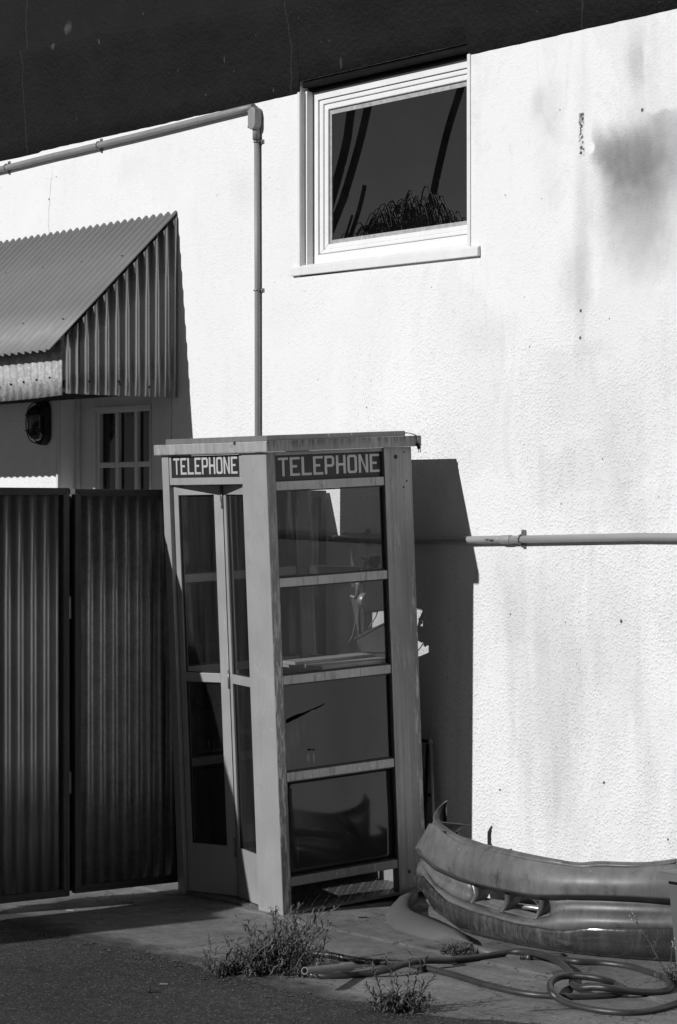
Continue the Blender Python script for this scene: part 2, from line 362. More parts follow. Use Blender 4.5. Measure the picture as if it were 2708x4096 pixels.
def bumper_material():
    t = NT('faded_scuffed_plastic'); b = t.mul(.115, t.rng(t.noise(2.6, 5, .6), .3, .7, .72, 1.25, False))
    b = t.mul(b, t.rng(t.noise(1, 5, .65, t.mapv(17, 17, 5), .6), .35, .68, .80, 1.22, False))
    b = t.mul(b, t.rng(t.noise(9, 6, .72), .56, .70, 1, .55)); b = t.mul(b, t.rng(t.noise(1, 4, .6, t.mapv(30, 30, 3), .4), .60, .70, 1, .7))
    b = t.mix(t.rng(t.noise(1, 6, .75, t.mapv(26, 60, 90), 1.2), .68, .71), b, .30)
    b = t.mix(t.mul(t.rng(t.noise(60, 3), .70, .74), .7), b, .28)
    return t.fin(t.bsdf(b, t.rng(t.noise(6, 4), .3, .7, .36, .56, False), 0, t.bump(t.noise(7, 3), .10, .02)))
M['bumper'] = bumper_material()
def valance_material():
    t = NT('scuffed_dark_gloss_paint'); b = t.mul(.035, t.rng(t.noise(4, 5), .3, .7, .7, 1.4, False))
    sc_ = t.noise(1, 6, .72, t.mapv(55, 55, 6), .5); zone = t.rng(t.noise(2.1, 4, .6), .40, .62, .15, 1.0)
    b = t.mix(t.mul(t.rng(sc_, .42, .66), zone), b, .17); b = t.mix(t.mul(t.rng(t.noise(1, 6, .75, t.mapv(70, 70, 22), .8), .64, .68), .8), b, .36)
    return t.fin(t.bsdf(b, t.mix(zone, .12, .42), 0, t.bump(t.noise(5, 3), .22, .03), .5, .35))
M['valance'] = valance_material()
M['fender'] = paint('dull_grey_fender_plastic', .095, .55, 0, .12, 4, .04, 120)
M['hose'] = paint('black_rubber_hose', .032, .42, 0, .3, 12, .08, 200, fleck=.2, fleckc=.12)
M['brass'] = paint('dull_hose_fitting', .08, .4, .6)
M['stub'] = paint('aged_pvc_stub', .22, .5, 0, .15, 12, .05, 60)
M['leaf'] = paint('weed_leaf', .075, .55, 0, .35, 30)
M['leafdry'] = paint('dry_weed_leaf', .085, .65, 0, .35, 40)
M['stem'] = paint('weed_stem', .12, .6, 0, .25, 30)
M['flower'] = paint('pale_seed_heads', .5, .7)
M['plastic'] = paint('grey_moulded_plastic', .10, .5, 0, .05, 6, .02, 200)
M['phone'] = paint('dark_bakelite', .03, .3, 0, .15, 8)
M['phonemetal'] = paint('tarnished_metal', .24, .35, .4)
M['wood'] = paint('old_bare_board', .30, .7, 0, .15, 6, .2, 60, grain=.25, gaxis='Y')
M['darkwood'] = paint('dark_stained_wood', .05, .5, 0, .2, 6, .1, 60, grain=.3, gaxis='Y')
M['floor'] = paint('worn_tread_plate', .16, .4, .5, .25, 9, .05, 80, dirt=.4)
M['tree'] = paint('dark_bark', .03, .9, 0, .3, 6)
M['frond'] = paint('dark_palm_frond', .03, .7, 0, .3, 6)
def asphalt():
    t = NT('old_asphalt'); c = t.vor(150, 'Color'); sx = t.n('ShaderNodeSeparateColor'); t.l(c, sx.inputs[0])
    b = t.mul(.038, t.rng(t.noise(1.3, 6, .66), .3, .7, .68, 1.30, False)); b = t.mul(b, t.rng(t.noise(14, 5, .7), .35, .65, .72, 1.25, False)); b = t.mul(b, t.rng(sx.outputs[0], 0, 1, .55, 1.45, False))
    b = t.mix(t.mul(t.rng(sx.outputs[1], .90, .95), .8), b, .15); b = t.mix(t.mul(t.rng(t.noise(55, 3, .6), .64, .68), .6), b, .11); b = t.mul(b, t.rng(t.noise(40, 4, .7), .35, .65, .75, 1.2, False))
    nm = t.bump(t.add(t.noise(170, 3, .6), t.mul(t.vor(90), .8)), .55, .012)
    return t.fin(t.bsdf(b, .85, 0, nm, .3))
M['asphalt'] = asphalt()
def concrete():
    t = NT('weathered_concrete'); n1 = t.noise(1.6, 6, .65); n2 = t.noise(11, 6, .7)
    b = t.mul(.165, t.rng(n1, .3, .7, .66, 1.26, False)); b = t.mul(b, t.rng(n2, .35, .65, .80, 1.14, False))
    crk = t.math('ABSOLUTE', t.math('SUBTRACT', t.noise(1.1, 6, .62, None, .6), .5)); b = t.mul(b, t.rng(crk, .0015, .006, .45, 1)); b = t.mul(b, t.rng(t.noise(70, 4, .7), .35, .65, .82, 1.14, False))
    b = t.mul(b, t.rng(t.noise(1, 5, .6, t.mapv(2.2, 26, 1)), .35, .7, .90, 1.08, False))
    b = t.mul(b, t.rng(t.noise(150, 2), .66, .71, 1, .55)); b = t.mul(b, t.rng(t.noise(5, 4, .6), .60, .74, 1, .62))
    edge = t.rng(t.add(t.Y, t.rng(t.noise(7, 5, .65), .2, .8, -.12, .12, False)), -1.93, -1.74, .36, 1); b = t.mul(b, edge)
    j = t.rng(t.math('ABSOLUTE', t.add(t.add(t.Y, 1.0), t.rng(t.noise(6, 4), .2, .8, -.02, .02, False))), .006, .05, 1.25, 1); b = t.mul(b, j)
    nm = t.bump(t.add(t.noise(120, 4, .6), t.mul(n2, 1.3)), .35, .010)
    return t.fin(t.bsdf(b, .85, 0, nm, .3))
M['concrete'] = concrete()
M['gravel'] = paint('loose_grit', .075, .9, 0, .6, 60)
M['tape'] = paint('white_scrap', .7, .6)
random.seed(7)
def part(mb, name, m, root, bevel=0, solid=0, label=None):   # mesh written in world coordinates, parented to an unrotated thing
    o = mb.build(name, m, root, bevel, solid=solid)
    if root.type == 'EMPTY': o.location = -root.location
    if label: o['label'] = label
    return o
def nz(*a): return mnoise.noise(V(a))
# ================================================================== GROUND
g = MB(); g.box((-160, -160, -.3), (160, 160, 0.0)); tag(g.build('asphalt_ground', M['asphalt']), kind='structure')
edge = [(-30,-1.97),(-9.6,-1.95),(-8.9,-1.93),(-8.08,-1.89),(-7.6,-1.905),(-7.19,-1.90),(-6.75,-1.80),(-6.3,-1.55),(-5.9,-1.45),(12,-1.42)]
def slab(name, ya, yb, ztop):              # ya, yb: functions of x for the two long edges
    m = MB(); xs = [-30 + .5*i for i in range(38)] + [-11 + .03*i for i in range(190)] + [-5.3 + .5*i for i in range(35)]
    rows = []
    for x in xs:
        a, b = ya(x), yb(x); rows.append([(x, a-.03, .0005), (x, a, ztop), (x, a+(b-a)*.5, ztop), (x, b, ztop), (x, b+.012, -.002)])
    m.grid(rows, smooth=False); m.f = [tuple(reversed(f)) for f in m.f]
    return tag(m.build(name, M['concrete']), kind='structure')
slab('concrete_apron', lambda x: interp(edge, x) + .05*nz(x*2.2, 0, 0) + .022*nz(x*9, 3, 0) + .010*nz(x*31, 5, 0), lambda x: -1.008 + .006*nz(x*9, 9, 1) + .004*nz(x*40, 2, 1), .005)
slab('concrete_footpath', lambda x: -.985 + .007*nz(x*8, 4, 7) + .005*nz(x*37, 2, 8), lambda x: .0, .007)
gr = MB()                                   # loose grit along the joint and the ragged edge of the apron
def stone(x, y, z, r):
    p = [V((random.uniform(.6,1)*a*r, random.uniform(.6,1)*b*r, random.uniform(.5,.9)*c*r)) + V((x,y,z)) for a,b,c in ((1,0,0),(-1,0,0),(0,1,0),(0,-1,0),(0,0,1),(0,0,-1))]
    gr.quads(p, [(0,2,4),(2,1,4),(1,3,4),(3,0,4),(2,0,5),(1,2,5),(3,1,5),(0,3,5)])
for i in range(2600):
    x = random.uniform(-10.5, -5.6); k = random.random()
    if k < .62: y = interp(edge, x) + random.gauss(-.06, .075)
    elif k < .80: y = -1.0 + random.gauss(0, .016)
    elif k < .86: y = random.uniform(-.1, -.0)
    else: y = random.uniform(-3.3, -.1)
    stone(x, y, .004, min(.010, random.expovariate(1/.0022) + .0012))
tag(gr.build('loose_grit', M['gravel']), kind='stuff')

# ================================================================== BUILDING
bld = thing('building', 'white stucco building with a black painted upper band, small high window and recessed door', 'building', (-9, 0, 0))
WL, WR = onwall(1201.5, 700).x, -8.612
WB, WT = 2.962, 3.945
DL, DR, DT = -12.21, -11.09, 2.56
xs = [-26, DL, DR, WL, WR, 12]; zs = [-.1, DT, WB, WT, 7.4]
m = MB()
for i in range(5):
    for j in range(4):
        if i == 1 and j == 0: continue
        if i == 3 and j == 2: continue
        m.poly([(xs[i],0,zs[j]),(xs[i+1],0,zs[j]),(xs[i+1],0,zs[j+1]),(xs[i],0,zs[j+1])])
m.quads([(-26,0,-.1),(12,0,-.1),(12,0,7.4),(-26,0,7.4),(-26,6,-.1),(12,6,-.1),(12,6,7.4),(-26,6,7.4)], [(1,5,6,2),(4,0,3,7),(5,4,7,6),(3,2,6,7)])
for (a, b, c, d, dep) in ((WL, WR, WB, WT, .16), (DL, DR, -.1, DT, .20)):
    m.quads([(a,0,c),(b,0,c),(b,0,d),(a,0,d),(a,dep,c),(b,dep,c),(b,dep,d),(a,dep,d)], [(0,4,7,3),(1,2,6,5),(3,7,6,2),(0,1,5,4),(4,5,6,7)])
part(m, 'wall', M['wall'], bld)
m = MB(); ups = []                          # the black upper band: thicker lower course with a soft ledge, then a flat course
ledge = [(-26,4.78),(-12.86,4.497),(-11.75,4.476),(-11.2,4.43),(-10.63,4.388),(-9.9,4.35),(-8.6,4.33),(12,4.3)]
bx = sorted([-26 + i*.5 for i in range(25)] + [-13.5 + i*.04 for i in range(160)] + [-7.1 + i*.5 for i in range(39)] + [WL-.002, WL, WR, WR+.002])
for x in bx:
    z0 = 3.886 + .004*nz(x*3, 1, 0) + .003*nz(x*14, 2, 0)
    if x <= -12.4: z0 = 3.878 + .006*nz(x*3, 1, 0)
    if WL-.001 < x < WR+.001: z0 = WT + .003*nz(x*9, 3, 0)
    zl = interp(ledge, x) + .012*nz(x*2.5, 7, 0)
    bulge = .004*nz(x*1.7, 3, 3)
    ups.append([(x, .0, z0-.002), (x, -.004, z0+.002), (x, -.010+bulge, z0+.10), (x, -.034+bulge, zl-.09), (x, -.048+bulge, zl-.022), (x, -.044+bulge, zl-.004), (x, -.010, zl+.012), (x, -.004, zl+.03), (x, -.004, 7.42)])
m.grid(ups); m.f = [tuple(reversed(f)) for f in m.f]
part(m, 'painted_band', M['band'], bld, label='black painted upper band of the wall')
# ---- high window
fy = .070
fl, ft = onwall(1246.5, 373.7, fy).x, onwall(1246.5, 373.7, fy).z
fb = onwall(1246.5, 1064.8, fy).z
fr_ = WR - .004
def ring(mb, x0, x1, z0, z1, wl, wr, wb, wt, ya, yb):     # four mitred bars between y=ya (front) and yb
    o = [(x0,z0),(x1,z0),(x1,z1),(x0,z1)]; q = [(x0+wl,z0+wb),(x1-wr,z0+wb),(x1-wr,z1-wt),(x0+wl,z1-wt)]
    for k in range(4):
        a, b, c, d = o[k], o[(k+1) % 4], q[(k+1) % 4], q[k]
        mb.prism([(p[0], ya, p[1]) for p in (a, b, c, d)], (0, yb-ya, 0))
m = MB(); ring(m, fl, fr_, fb, ft, .052, .040, .052, .040, fy, .155); m.box((WL+.002, fy+.02, fb-.02), (fl-.002, .15, ft+.002))
win = part(m, 'window', M['trim'], bld, bevel=.003)
m = MB(); ring(m, fl+.056, fr_-.044, fb+.056, ft-.044, .030, .030, .020, .022, fy+.006, .15); ring(m, fl+.0865, fr_-.0745, fb+.0765, ft-.0665, .030, .028, .024, .028, fy+.014, .15)
part(m, 'sash', M['trim'], win, bevel=.004)
gx0, gx1, gz0, gz1 = fl+.117, fr_-.103, fb+.101, ft-.095
m = MB(); m.box((gx0, fy+.030, gz0), (gx1, fy+.038, gz1)); part(m, 'window_pane', M['winglass'], win)
m = MB(); ring(m, gx0, gx1, gz0, gz1, .015, .008, .020, .024, fy+.026, fy+.030); part(m, 'glazing_bead', paint('dirty_grey_sealant', .36, .7, 0, .3, 30), win)
m = MB(); m.prism([(WL+.001,.028,fb),(WL+.018,.028,fb),(WL+.018,.066,fb),(WL+.001,.066,fb)], (0,0,WT-fb-.05)); m.box((WL+.001,.0,fb), (WL+.004,.026,WT-.05))
part(m, 'side_stop', M['trimwood'], win, bevel=.002)
m = MB(); m.box((WL+.004, .012, WT-.035), (WR-.004, .050, WT-.001)); m.box((WL+.004, .0505, ft+.003), (WR-.004, .15, WT-.002)); part(m, 'header_board', M['darkheader'], win, bevel=.003)
for xa, xb in ((WL-.018, WL+.001), (WR+.001, WR+.022)): m = MB(); m.box((xa, -.006, WB+.02), (xb, .003, WT-.055)); part(m, 'casing', M['trimwood'], win, bevel=.002)
s0 = onwall(1161, 1105, -.018); s1 = onwall(1910, 1023, -.018)
m = MB(); zt = fb - .001
m.prism([(s0.x,-.018,s0.z),(s0.x,-.018,s0.z+.040),(s0.x,.0,zt),(s0.x,.001,s0.z)], (s1.x-s0.x, 0, s1.z-s0.z-.0)); m.box((WL+.003,.001,zt-.04), (WR-.003,.07,zt))
part(m, 'sill', M['trimwood'], win, bevel=.003)
# ---- recessed glazed door
dy = .14
gl_, gr_ = onwall(404, 1655, dy+.012).x, onwall(612, 1655, dy+.012).x
gt = onwall(404, 1655, dy+.012).z; gz = onwall(405, 1861, dy+.012).z
rowh = gt - gz
zc = [gt - i*rowh for i in range(5)]
m = MB()
m.box((DL+.002, dy, .02), (gl_, dy+.045, 2.50)); m.box((gr_, dy, .02), (DR-.002, dy+.045, 2.50)); m.box((gl_, dy, gt), (gr_, dy+.045, 2.50)); m.box((gl_, dy, .02), (gr_, dy+.045, zc[4]))
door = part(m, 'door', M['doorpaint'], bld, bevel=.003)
m = MB()
c1 = [onwall(471, 1740, dy+.012).x, onwall(547.5, 1740, dy+.012).x]; mw_ = .0165
cols = [gl_, c1[0]-mw_, c1[0]+mw_, c1[1]-mw_, c1[1]+mw_, gr_]
for a, b in ((1,2),(3,4)): m.box((cols[a], dy+.004, zc[4]), (cols[b], dy+.04, gt))
for k in range(1, 4):
    for a, b in ((0,1),(2,3),(4,5)): m.box((cols[a], dy+.004, zc[k]-.015), (cols[b], dy+.04, zc[k]+.015))
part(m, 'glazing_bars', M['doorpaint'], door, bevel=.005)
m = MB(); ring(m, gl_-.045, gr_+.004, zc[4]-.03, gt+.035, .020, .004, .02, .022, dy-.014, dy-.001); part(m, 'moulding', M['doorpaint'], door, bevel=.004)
m = MB(); m.box((gl_, dy+.026, zc[4]), (gr_, dy+.030, gt)); part(m, 'door_pane', M['doorglass'], door)
m = MB(); m.tube([(gr_+.05, dy-.05, 1.0), (gr_+.05, dy, 1.0)], .012); m.tube([(gr_+.05, dy-.045, 1.0), (gr_-.04, dy-.045, 1.0)], .010); part(m, 'handle', M['steel'], door)
m = MB(); m.box((DL+.001, -.012, 0.0), (DL+.022, .012, DT)); m.box((DL+.001, .115, 0.02), (DL+.03, dy-.001, DT-.06)); m.box((DR-.03, .05, .02), (DR-.001, dy-.001, DT-.06)); m.box((DR+.001, -.012, .0), (DR+.05, -.0005, DT))
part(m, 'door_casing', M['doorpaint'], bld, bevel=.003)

# ================================================================== AWNING
AX = -10.985; AL = -14.9; PITCH = .071; SP = .063
aw = thing('awning', 'corrugated metal awning with a sloping roof over the recessed door', 'awning', (AX, 0, 2.4))
def prof(s, amp, sharp=1.0, pitch=None):
    v = sin(2*pi*s/(pitch or PITCH)); return amp*math.copysign(abs(v)**sharp, v)
e0 = onx(196, 1401, AX); we = 3.395
sl = (we - e0.z)/(-e0.y)
def corr_plane(p0, u, vv, nrm, ulen, vlo, vhi, amp, sharp=1.0, pitch=None):
    m = MB(); rows = []; n = int(ulen/((pitch or PITCH)/12)); u, vv, nrm = V(u), V(vv), V(nrm)
    for i in range(n+1):
        s = ulen*i/n; a = vlo(s) if callable(vlo) else vlo; b = vhi(s) if callable(vhi) else vhi
        off = nrm*prof(s, amp, sharp, pitch); rows.append([V(p0)+u*s+vv*(a+(b-a)*k/3)+off for k in range(4)])
    m.grid(rows); return m
# roof sheet runs down the slope, corrugation across x
rv = V((0, e0.y, e0.z-we)); rl = rv.length; rv.normalize(); rn = V((0, rv.z, -rv.y)); rn = rn if rn.z > 0 else -rn
m = corr_plane((AX+.001, 0, we), (-1,0,0), rv, rn, AX-AL, -.005, rl, .0095); m.f = [tuple(reversed(f)) for f in m.f]
rf = part(m, 'roof_sheet', M['galvroof'], aw, solid=.0012)
m = MB()
for i in range(9):
    s = .15 + .405*i; 
    for k in (.35, rl-.25):
        m = MB(); c = V((AX-s, 0, we)) + rv*k + rn*.010; m.ball(c, .007, 8, 5, .6); part(m, 'screw', M['steel'], rf)
zb = 2.402; ztop = lambda y: we + sl*y - .014        # y negative outward
m = corr_plane((AX-.003, -.002, 0), (0,-1,0), (0,0,1), (1,0,0), .608, zb, lambda s: ztop(-.002-s)-.004, .012, .5, SP)
sp_ = part(m, 'side_sheet', M['galv'], aw, solid=.001)
m = corr_plane((AX-.007, -.618, 0), (0,-1,0), (0,0,1), (1,0,0), .085, zb+.002, lambda s: ztop(-.618-s)-.006, .009, .4, SP)
part(m, 'side_sheet', M['galv'], aw, solid=.001)
m = MB()
for y, z in ((-.56, 2.47), (-.37, 2.462), (-.185, 2.452), (-.375, 2.475)): m = MB(); m.ball((AX+.008, y, z), .0065, 8, 5); part(m, 'screw', M['gasket'], sp_)
m = corr_plane((AX-.010, -.712, 0), (-1,0,0), (0,0,1), (0,-1,0), AX-AL-.02, lambda s: 2.395 - .010*sin(min(s,1.2)/1.2*pi), ztop(-.712)-.012, .0065, .8)
fs = part(m, 'fascia_sheet', M['spangle'], aw, solid=.001)
m = MB()
for i in range(8):
    p = onwall(50+58*i, 1518, -.72); m = MB(); m.ball((AX-.12-.133*i, -.722, 2.49-.006*i), .0065, 8, 5); part(m, 'screw', M['gasket'], fs)
m = MB(); 
for y in (-.690, -.02): m.box((AL+.03, y-.0, 2.43), (AX-.03, y+.035 if y < -.1 else y-.035+.04, 2.475))
for i in range(5):
    x = AX-.04-.9*i; a = V((x, -.015, we-.05)); b = V((x, -.66, we-.05+sl*-.645)); m.prism([a, b, b-V((0,0,.05)), a-V((0,0,.05))], (-.035, 0, 0))
part(m, 'timber_frame', M['darkwood'], aw)
m = corr_plane((AL+.012, -.002, 0), (0,-1,0), (0,0,1), (-1,0,0), .70, zb, lambda s: ztop(-.002-s)-.004, .0095, .55); part(m, 'side_sheet', M['galv'], aw, solid=.001)

# ================================================================== BULKHEAD LAMP
lc = V((-12.335, 0, 2.305))
lamp = thing('bulkhead_lamp', 'dark caged oval bulkhead lamp on the shaded wall under the awning', 'wall lamp', tuple(lc))
def capsule(a, b, h, k=12):                # outline, half width a, half height h
    pts = []
    for i in range(k+1): q = pi*i/k; pts.append((a*cos(q), h-a+a*sin(q)))
    for i in range(k+1): q = pi + pi*i/k; pts.append((a*cos(q), -h+a+a*sin(q)))
    return pts
m = MB(); m.prism([lc+V((x,-.002,z)) for x, z in capsule(.062, 0, .128)], (0, -.042, 0)); part(m, 'lamp_base', M['black'], lamp, bevel=.004)
m = MB(); rows = []
for t in range(7):
    q = t/6*pi/2; k = cos(q); rows.append([lc+V((x*k*.86, -.046-.078*sin(q), z*(.35+.65*k)*.86)) for x, z in capsule(.062, 0, .128)+[capsule(.062,0,.128)[0]]])
m.grid(rows); part(m, 'lamp_glass', M['doorglass'], lamp)
m = MB()
for z in (-.045, .045): m.tube([lc+V((.056*cos(q), -.045-.09*sin(q), z)) for q in [pi*i/12 for i in range(13)]], .0035, 6)
m.tube([lc+V((0, -.045-.09*sin(q)**.6 if sin(q) > 0 else -.045, .118*cos(q))) for q in [pi*i/16 for i in range(17)]], .0035, 6)
m.tube([lc+V((x, -.044, z)) for x, z in capsule(.056,0,.122)], .005, 6)
part(m, 'lamp_cage', M['black'], lamp)

# ================================================================== CONDUITS
cz = lambda x: interp([(-15,3.79),(-12.91,3.826),(-12.0,3.836),(-11.0,3.85),(-10.36,3.862)], x)
cx = onwall(1016, 900, -.035).x
cdt = thing('conduit', 'grey electrical conduit under the black band turning down the white wall', 'conduit', (cx, 0, 0))
m = MB(); m.tube([(x, -.022, cz(x)+.003*nz(x*2, 0, 0)) for x in [-15 + i*.2 for i in range(24)]] + [(cx-.02, -.022, 3.862)], .0175, 12); part(m, 'pipe', M['conduit'], cdt, label='horizontal run of conduit under the black band')
m = MB(); m.tube([(cx, -.0155, 3.72), (cx+.003, -.0155, 3.0), (cx+.004, -.0155, .05)], .0155, 14); m.tube([(cx, -.020, 3.78), (cx, -.020, 3.69)], .0195, 14); part(m, 'pipe', M['conduit'], cdt, label='vertical run of conduit down the white wall')
m = MB(); zb0 = onwall(1016, 517, -.05).z; zb1 = onwall(1016, 424, -.05).z
m.prism([(cx+x, -.006, (zb0+zb1)/2+z) for x, z in capsule(.030, 0, (zb1-zb0)/2, 6)], (0, -.046, 0)); jb = part(m, 'junction_box', M['conduit'], cdt, bevel=.006)
m = MB(); m.prism([(cx-.030+.0, -.016-.0, zb0+.012), (cx-.030, -.048, zb0+.012), (cx-.030, -.048, zb1-.012), (cx-.030, -.016, zb1-.012)], (-.006, 0, 0)); m.ball((cx-.036,-.045,zb1-.02), .005, 8, 5); m.ball((cx-.036,-.045,zb0+.02), .005, 8, 5); part(m, 'cover_plate', M['conduit'], jb, bevel=.003)
for z in (onwall(1028, 565, -.03).z, onwall(1028, 1160, -.03).z):
    m = MB(); m.tube([(cx+.002+.0175*cos(q), -.0155-.0175*sin(q), z) for q in [pi*2*i/16 for i in range(17)]], .004, 6); m.box((cx+.016, -.008, z-.009), (cx+.042, -.001, z+.009)); m.ball((cx+.034,-.010,z), .005, 8, 5); part(m, 'strap', M['steel'], cdt)
for px in (388, 20):
    p = onwall(px, 590, -.033); m = MB(); z = cz(p.x)
    m.tube([(p.x, -.022-.0195*cos(q), z+.0195*sin(q)) for q in [pi*2*i/16 for i in range(17)]], .004, 6)
    m.box((p.x-.009, -.008, z+.016), (p.x+.009, -.001, z+.038)); m.box((p.x-.009, -.008, z-.038), (p.x+.009, -.001, z-.016)); m.ball((p.x,-.010,z+.028), .005, 8, 5); m.ball((p.x,-.010,z-.03), .005, 8, 5); part(m, 'strap', M['steel'], cdt)
pz = lambda x: interp([(-9.63,1.655),(-9.026,1.648),(-7.31,1.682),(12,1.70)], x)
wp = thing('water_pipe', 'pale plastic pipe running level along the wall behind the phone booth', 'pipe', (-9.0, 0, 1.65))
xe = onwall(2004, 2160, -.021).x
m = MB(); m.tube([(x, -.021, pz(x)+.0008) for x in (-9.62, -9.2, -8.9, -8.65, xe-.02, xe+.02)], .0175, 16); m.tube([(xe+.0, -.021, pz(xe)), (xe+.012, -.021, pz(xe)), (xe+.065, -.021, pz(xe)+.001), (xe+.07, -.021, pz(xe)+.001)], [.0185,.0205,.0205,.0185], 16); m.tube([(xe+.06, -.021, pz(xe)), (-7.5, -.021, pz(-7.5)), (-4, -.021, pz(-4)), (12, -.021, 1.70)], .0175, 16)
pp_ = part(m, 'pipe', M['pvc'], wp)
p = onwall(2085, 2152, -.021); m = MB(); z = pz(p.x)
m.tube([(p.x+.003*sin(q), -.021-.0205*cos(q), z+.0205*sin(q)) for q in [pi*2*i/16 for i in range(17)]], .0045, 6); m.box((p.x-.010, -.012, z+.020), (p.x+.010, -.001, z+.042)); m.box((p.x-.010, -.012, z-.038), (p.x+.010, -.001, z-.020)); m.ball((p.x,-.014,z+.033), .005, 8, 5); m.ball((p.x,-.014,z-.030), .005, 8, 5)
part(m, 'strap', M['steel'], wp)
def text(body, size, mw, m, parent, ext=.0004, spacing=1.0):
    c = bpy.data.curves.new('printing', 'FONT'); c.body = body; c.size = size; c.extrude = ext; c.space_character = spacing; c.align_x = 'LEFT'; c.materials.append(m)
    o = bpy.data.objects.new('tmp', c); col.objects.link(o); bpy.context.view_layer.update()
    me = bpy.data.meshes.new_from_object(o.evaluated_get(bpy.context.evaluated_depsgraph_get())); bpy.data.objects.remove(o)
    o = bpy.data.objects.new('printing', me); col.objects.link(o); o.parent = parent; o.matrix_local = mw; return o
tx = onwall(1925, 2172, -.057); text('< JM Eagle', .015, Matrix.Translation((tx.x, -.0392, pz(tx.x)-.005)) @ Matrix.Rotation(pi/2, 4, 'X'), M['black'], pp_)

# ================================================================== GATE
GX = -9.655
def gate(name, label, y0, y1, zt, zbm, sheet, amp, phase=0.0):
    r = thing(name, label, 'gate', (GX, (y0+y1)/2, 0)); tw, th = .034, .033
    m = MB()
    m.prism([(GX, y0, zt), (GX, y1, zt), (GX, y1-th, zt-th), (GX, y0+th, zt-th)], (-tw, 0, 0)); part(m, 'top_rail', M['gatewood'], r, bevel=.003)
    m = MB(); m.prism([(GX, y0, zbm), (GX, y1, zbm), (GX, y1-th, zbm+th), (GX, y0+th, zbm+th)], (-tw, 0, 0)); part(m, 'bottom_rail', M['gatewood'], r, bevel=.003)
    for ya, yb in ((y0, y0+th), (y1, y1-th)):
        m = MB(); m.prism([(GX, ya, zbm), (GX, ya, zt), (GX, yb, zt-th), (GX, yb, zbm+th)], (-tw, 0, 0)); part(m, 'stile', M['gatewoodv'], r, bevel=.003)
    m = corr_plane((GX-.036, y0+.004, 0), (0,1,0), (0,0,1), (1,0,0), y1-y0-.008, zbm+.008, zt-.010, amp, .35, .067)
    part(m, 'corrugated_sheet', sheet, r, solid=.001)
    m = MB(); 
    for y in (y0+.10, y1-.10): m.box((GX-.085, y-.03, zbm+.02), (GX-.0555, y+.03, zt-.02))
    m.box((GX-.115, y0+.02, (zt+zbm)/2-.03), (GX-.0855, y1-.02, (zt+zbm)/2+.03)); part(m, 'brace', M['gatewoodv'], r)
    return r
gA = gate('corrugated_gate', 'dark corrugated metal gate leaf with timber frame at the left edge of the photo', -1.905, -1.497, 1.897, .036, M['gatesheet'], .013)
gB = gate('corrugated_gate', 'mottled corrugated gate leaf with timber frame between the booth and the other gate leaf', -1.468, -.018, 1.893, .045, M['gatesheet2'], .015)
m = MB(); m.box((GX-.110, -1.535, .05), (GX-.0535, -1.43, 1.86)); part(m, 'gap_filler', M['gatewoodv'], gA)  # filler post added to close the bright gap between the leaves
# unseen panel added here, outlined to cast the ground and booth door shadow
bt_ = [(-1.95,1.79),(-2.5,1.80),(-3.0,1.77),(-3.7,1.75),(-4.15,1.79),(-4.6,1.95),(-5.0,2.15),(-5.5,2.42),(-6.1,2.28),(-6.6,2.2)]
bh = thing('shadow_panel', 'added unseen panel left of the gate, shaped to throw the long ground shadow', 'shadow_caster', (GX, -4.4, 0))
m = MB(); m.prism([(GX, y, z) for y, z in bt_] + [(GX, -6.6, .70), (GX, -3.3, .72), (GX, -2.9, .78), (GX, -1.95, .60)], (-.025, 0, 0)); part(m, 'shadow_boards', M['gatewood'], bh)
for y in (-2.5, -4.4, -6.3): m = MB(); m.box((GX-.10, y-.04, 0), (GX-.0255, y+.04, 1.7)); part(m, 'post', M['gatewoodv'], bh)
gA['group'] = gB['group'] = 'corrugated gate leaves'
for za, zb_ in ((1.868, 1.893), (.5, .6), (1.3, 1.4)): m = MB(); m.box((GX-.03, -1.495, za), (GX+(.003 if za > 1.8 else -.030+.004), -1.470, zb_)); part(m, 'hinge', M['galv'], gA)
# ================================================================== TELEPHONE BOOTH (booth-local coordinates: x -BW..0, y 0..BD, z up)
booth = thing('telephone_booth', 'weathered aluminium telephone booth with TELEPHONE signs leaning beside the white wall', 'phone booth', mw=BM)
def bp(mb, name, m, parent=None, bevel=.002, label=None):
    o = mb.build(name, m, parent or booth, bevel)
    if label: o['label'] = label
    return o
FP = .187                                  # front right jamb width on the door face
m = MB(); m.box((-FP, 0, 0), (-.003, .046, BH)); bp(m, 'post', M['alu'], label='wide pale front corner post')
m = MB(); m.box((-.0028, .0015, 0), (.0, .046, BH)); m.box((-.045, .047, 0), (-.0005, .049, BH)); bp(m, 'post_edge', M['postedge'], label='worn scratched edge of the front corner post')
m = MB(); m.box((-.045, BD-.162, 0), (0, BD, BH)); m.box((-.165, BD-.034, 0), (-.0455, BD-.001, BH)); pr = bp(m, 'post', M['rearpost'], label='wide worn rear corner post')
m = MB(); m.box((-BW, 0, 0), (-.77, .046, BH)); m.box((-BW, .047, 0), (-BW+.045, .075, BH)); bp(m, 'post', M['alu'])
m = MB(); m.box((-BW-.022, BD-.09, 0), (-BW+.05, BD, BH)); bp(m, 'post', M['aluside'])  # rear post widened outward, unseen, to narrow the lit wedge on the wall
m = MB()
for (px, py, r) in [(1582.5,1827,.0105),(1616,1808,.004),(1627,1923,.005),(1615,1948,.005),(1637,3486,.010)]:
    m = MB(); c = onbooth(0, .0, px, py); m.tube([(.0006, c.y, c.z), (-.004, c.y, c.z)], r, 14); bp(m, 'bolt_hole', M['black'], pr, 0)
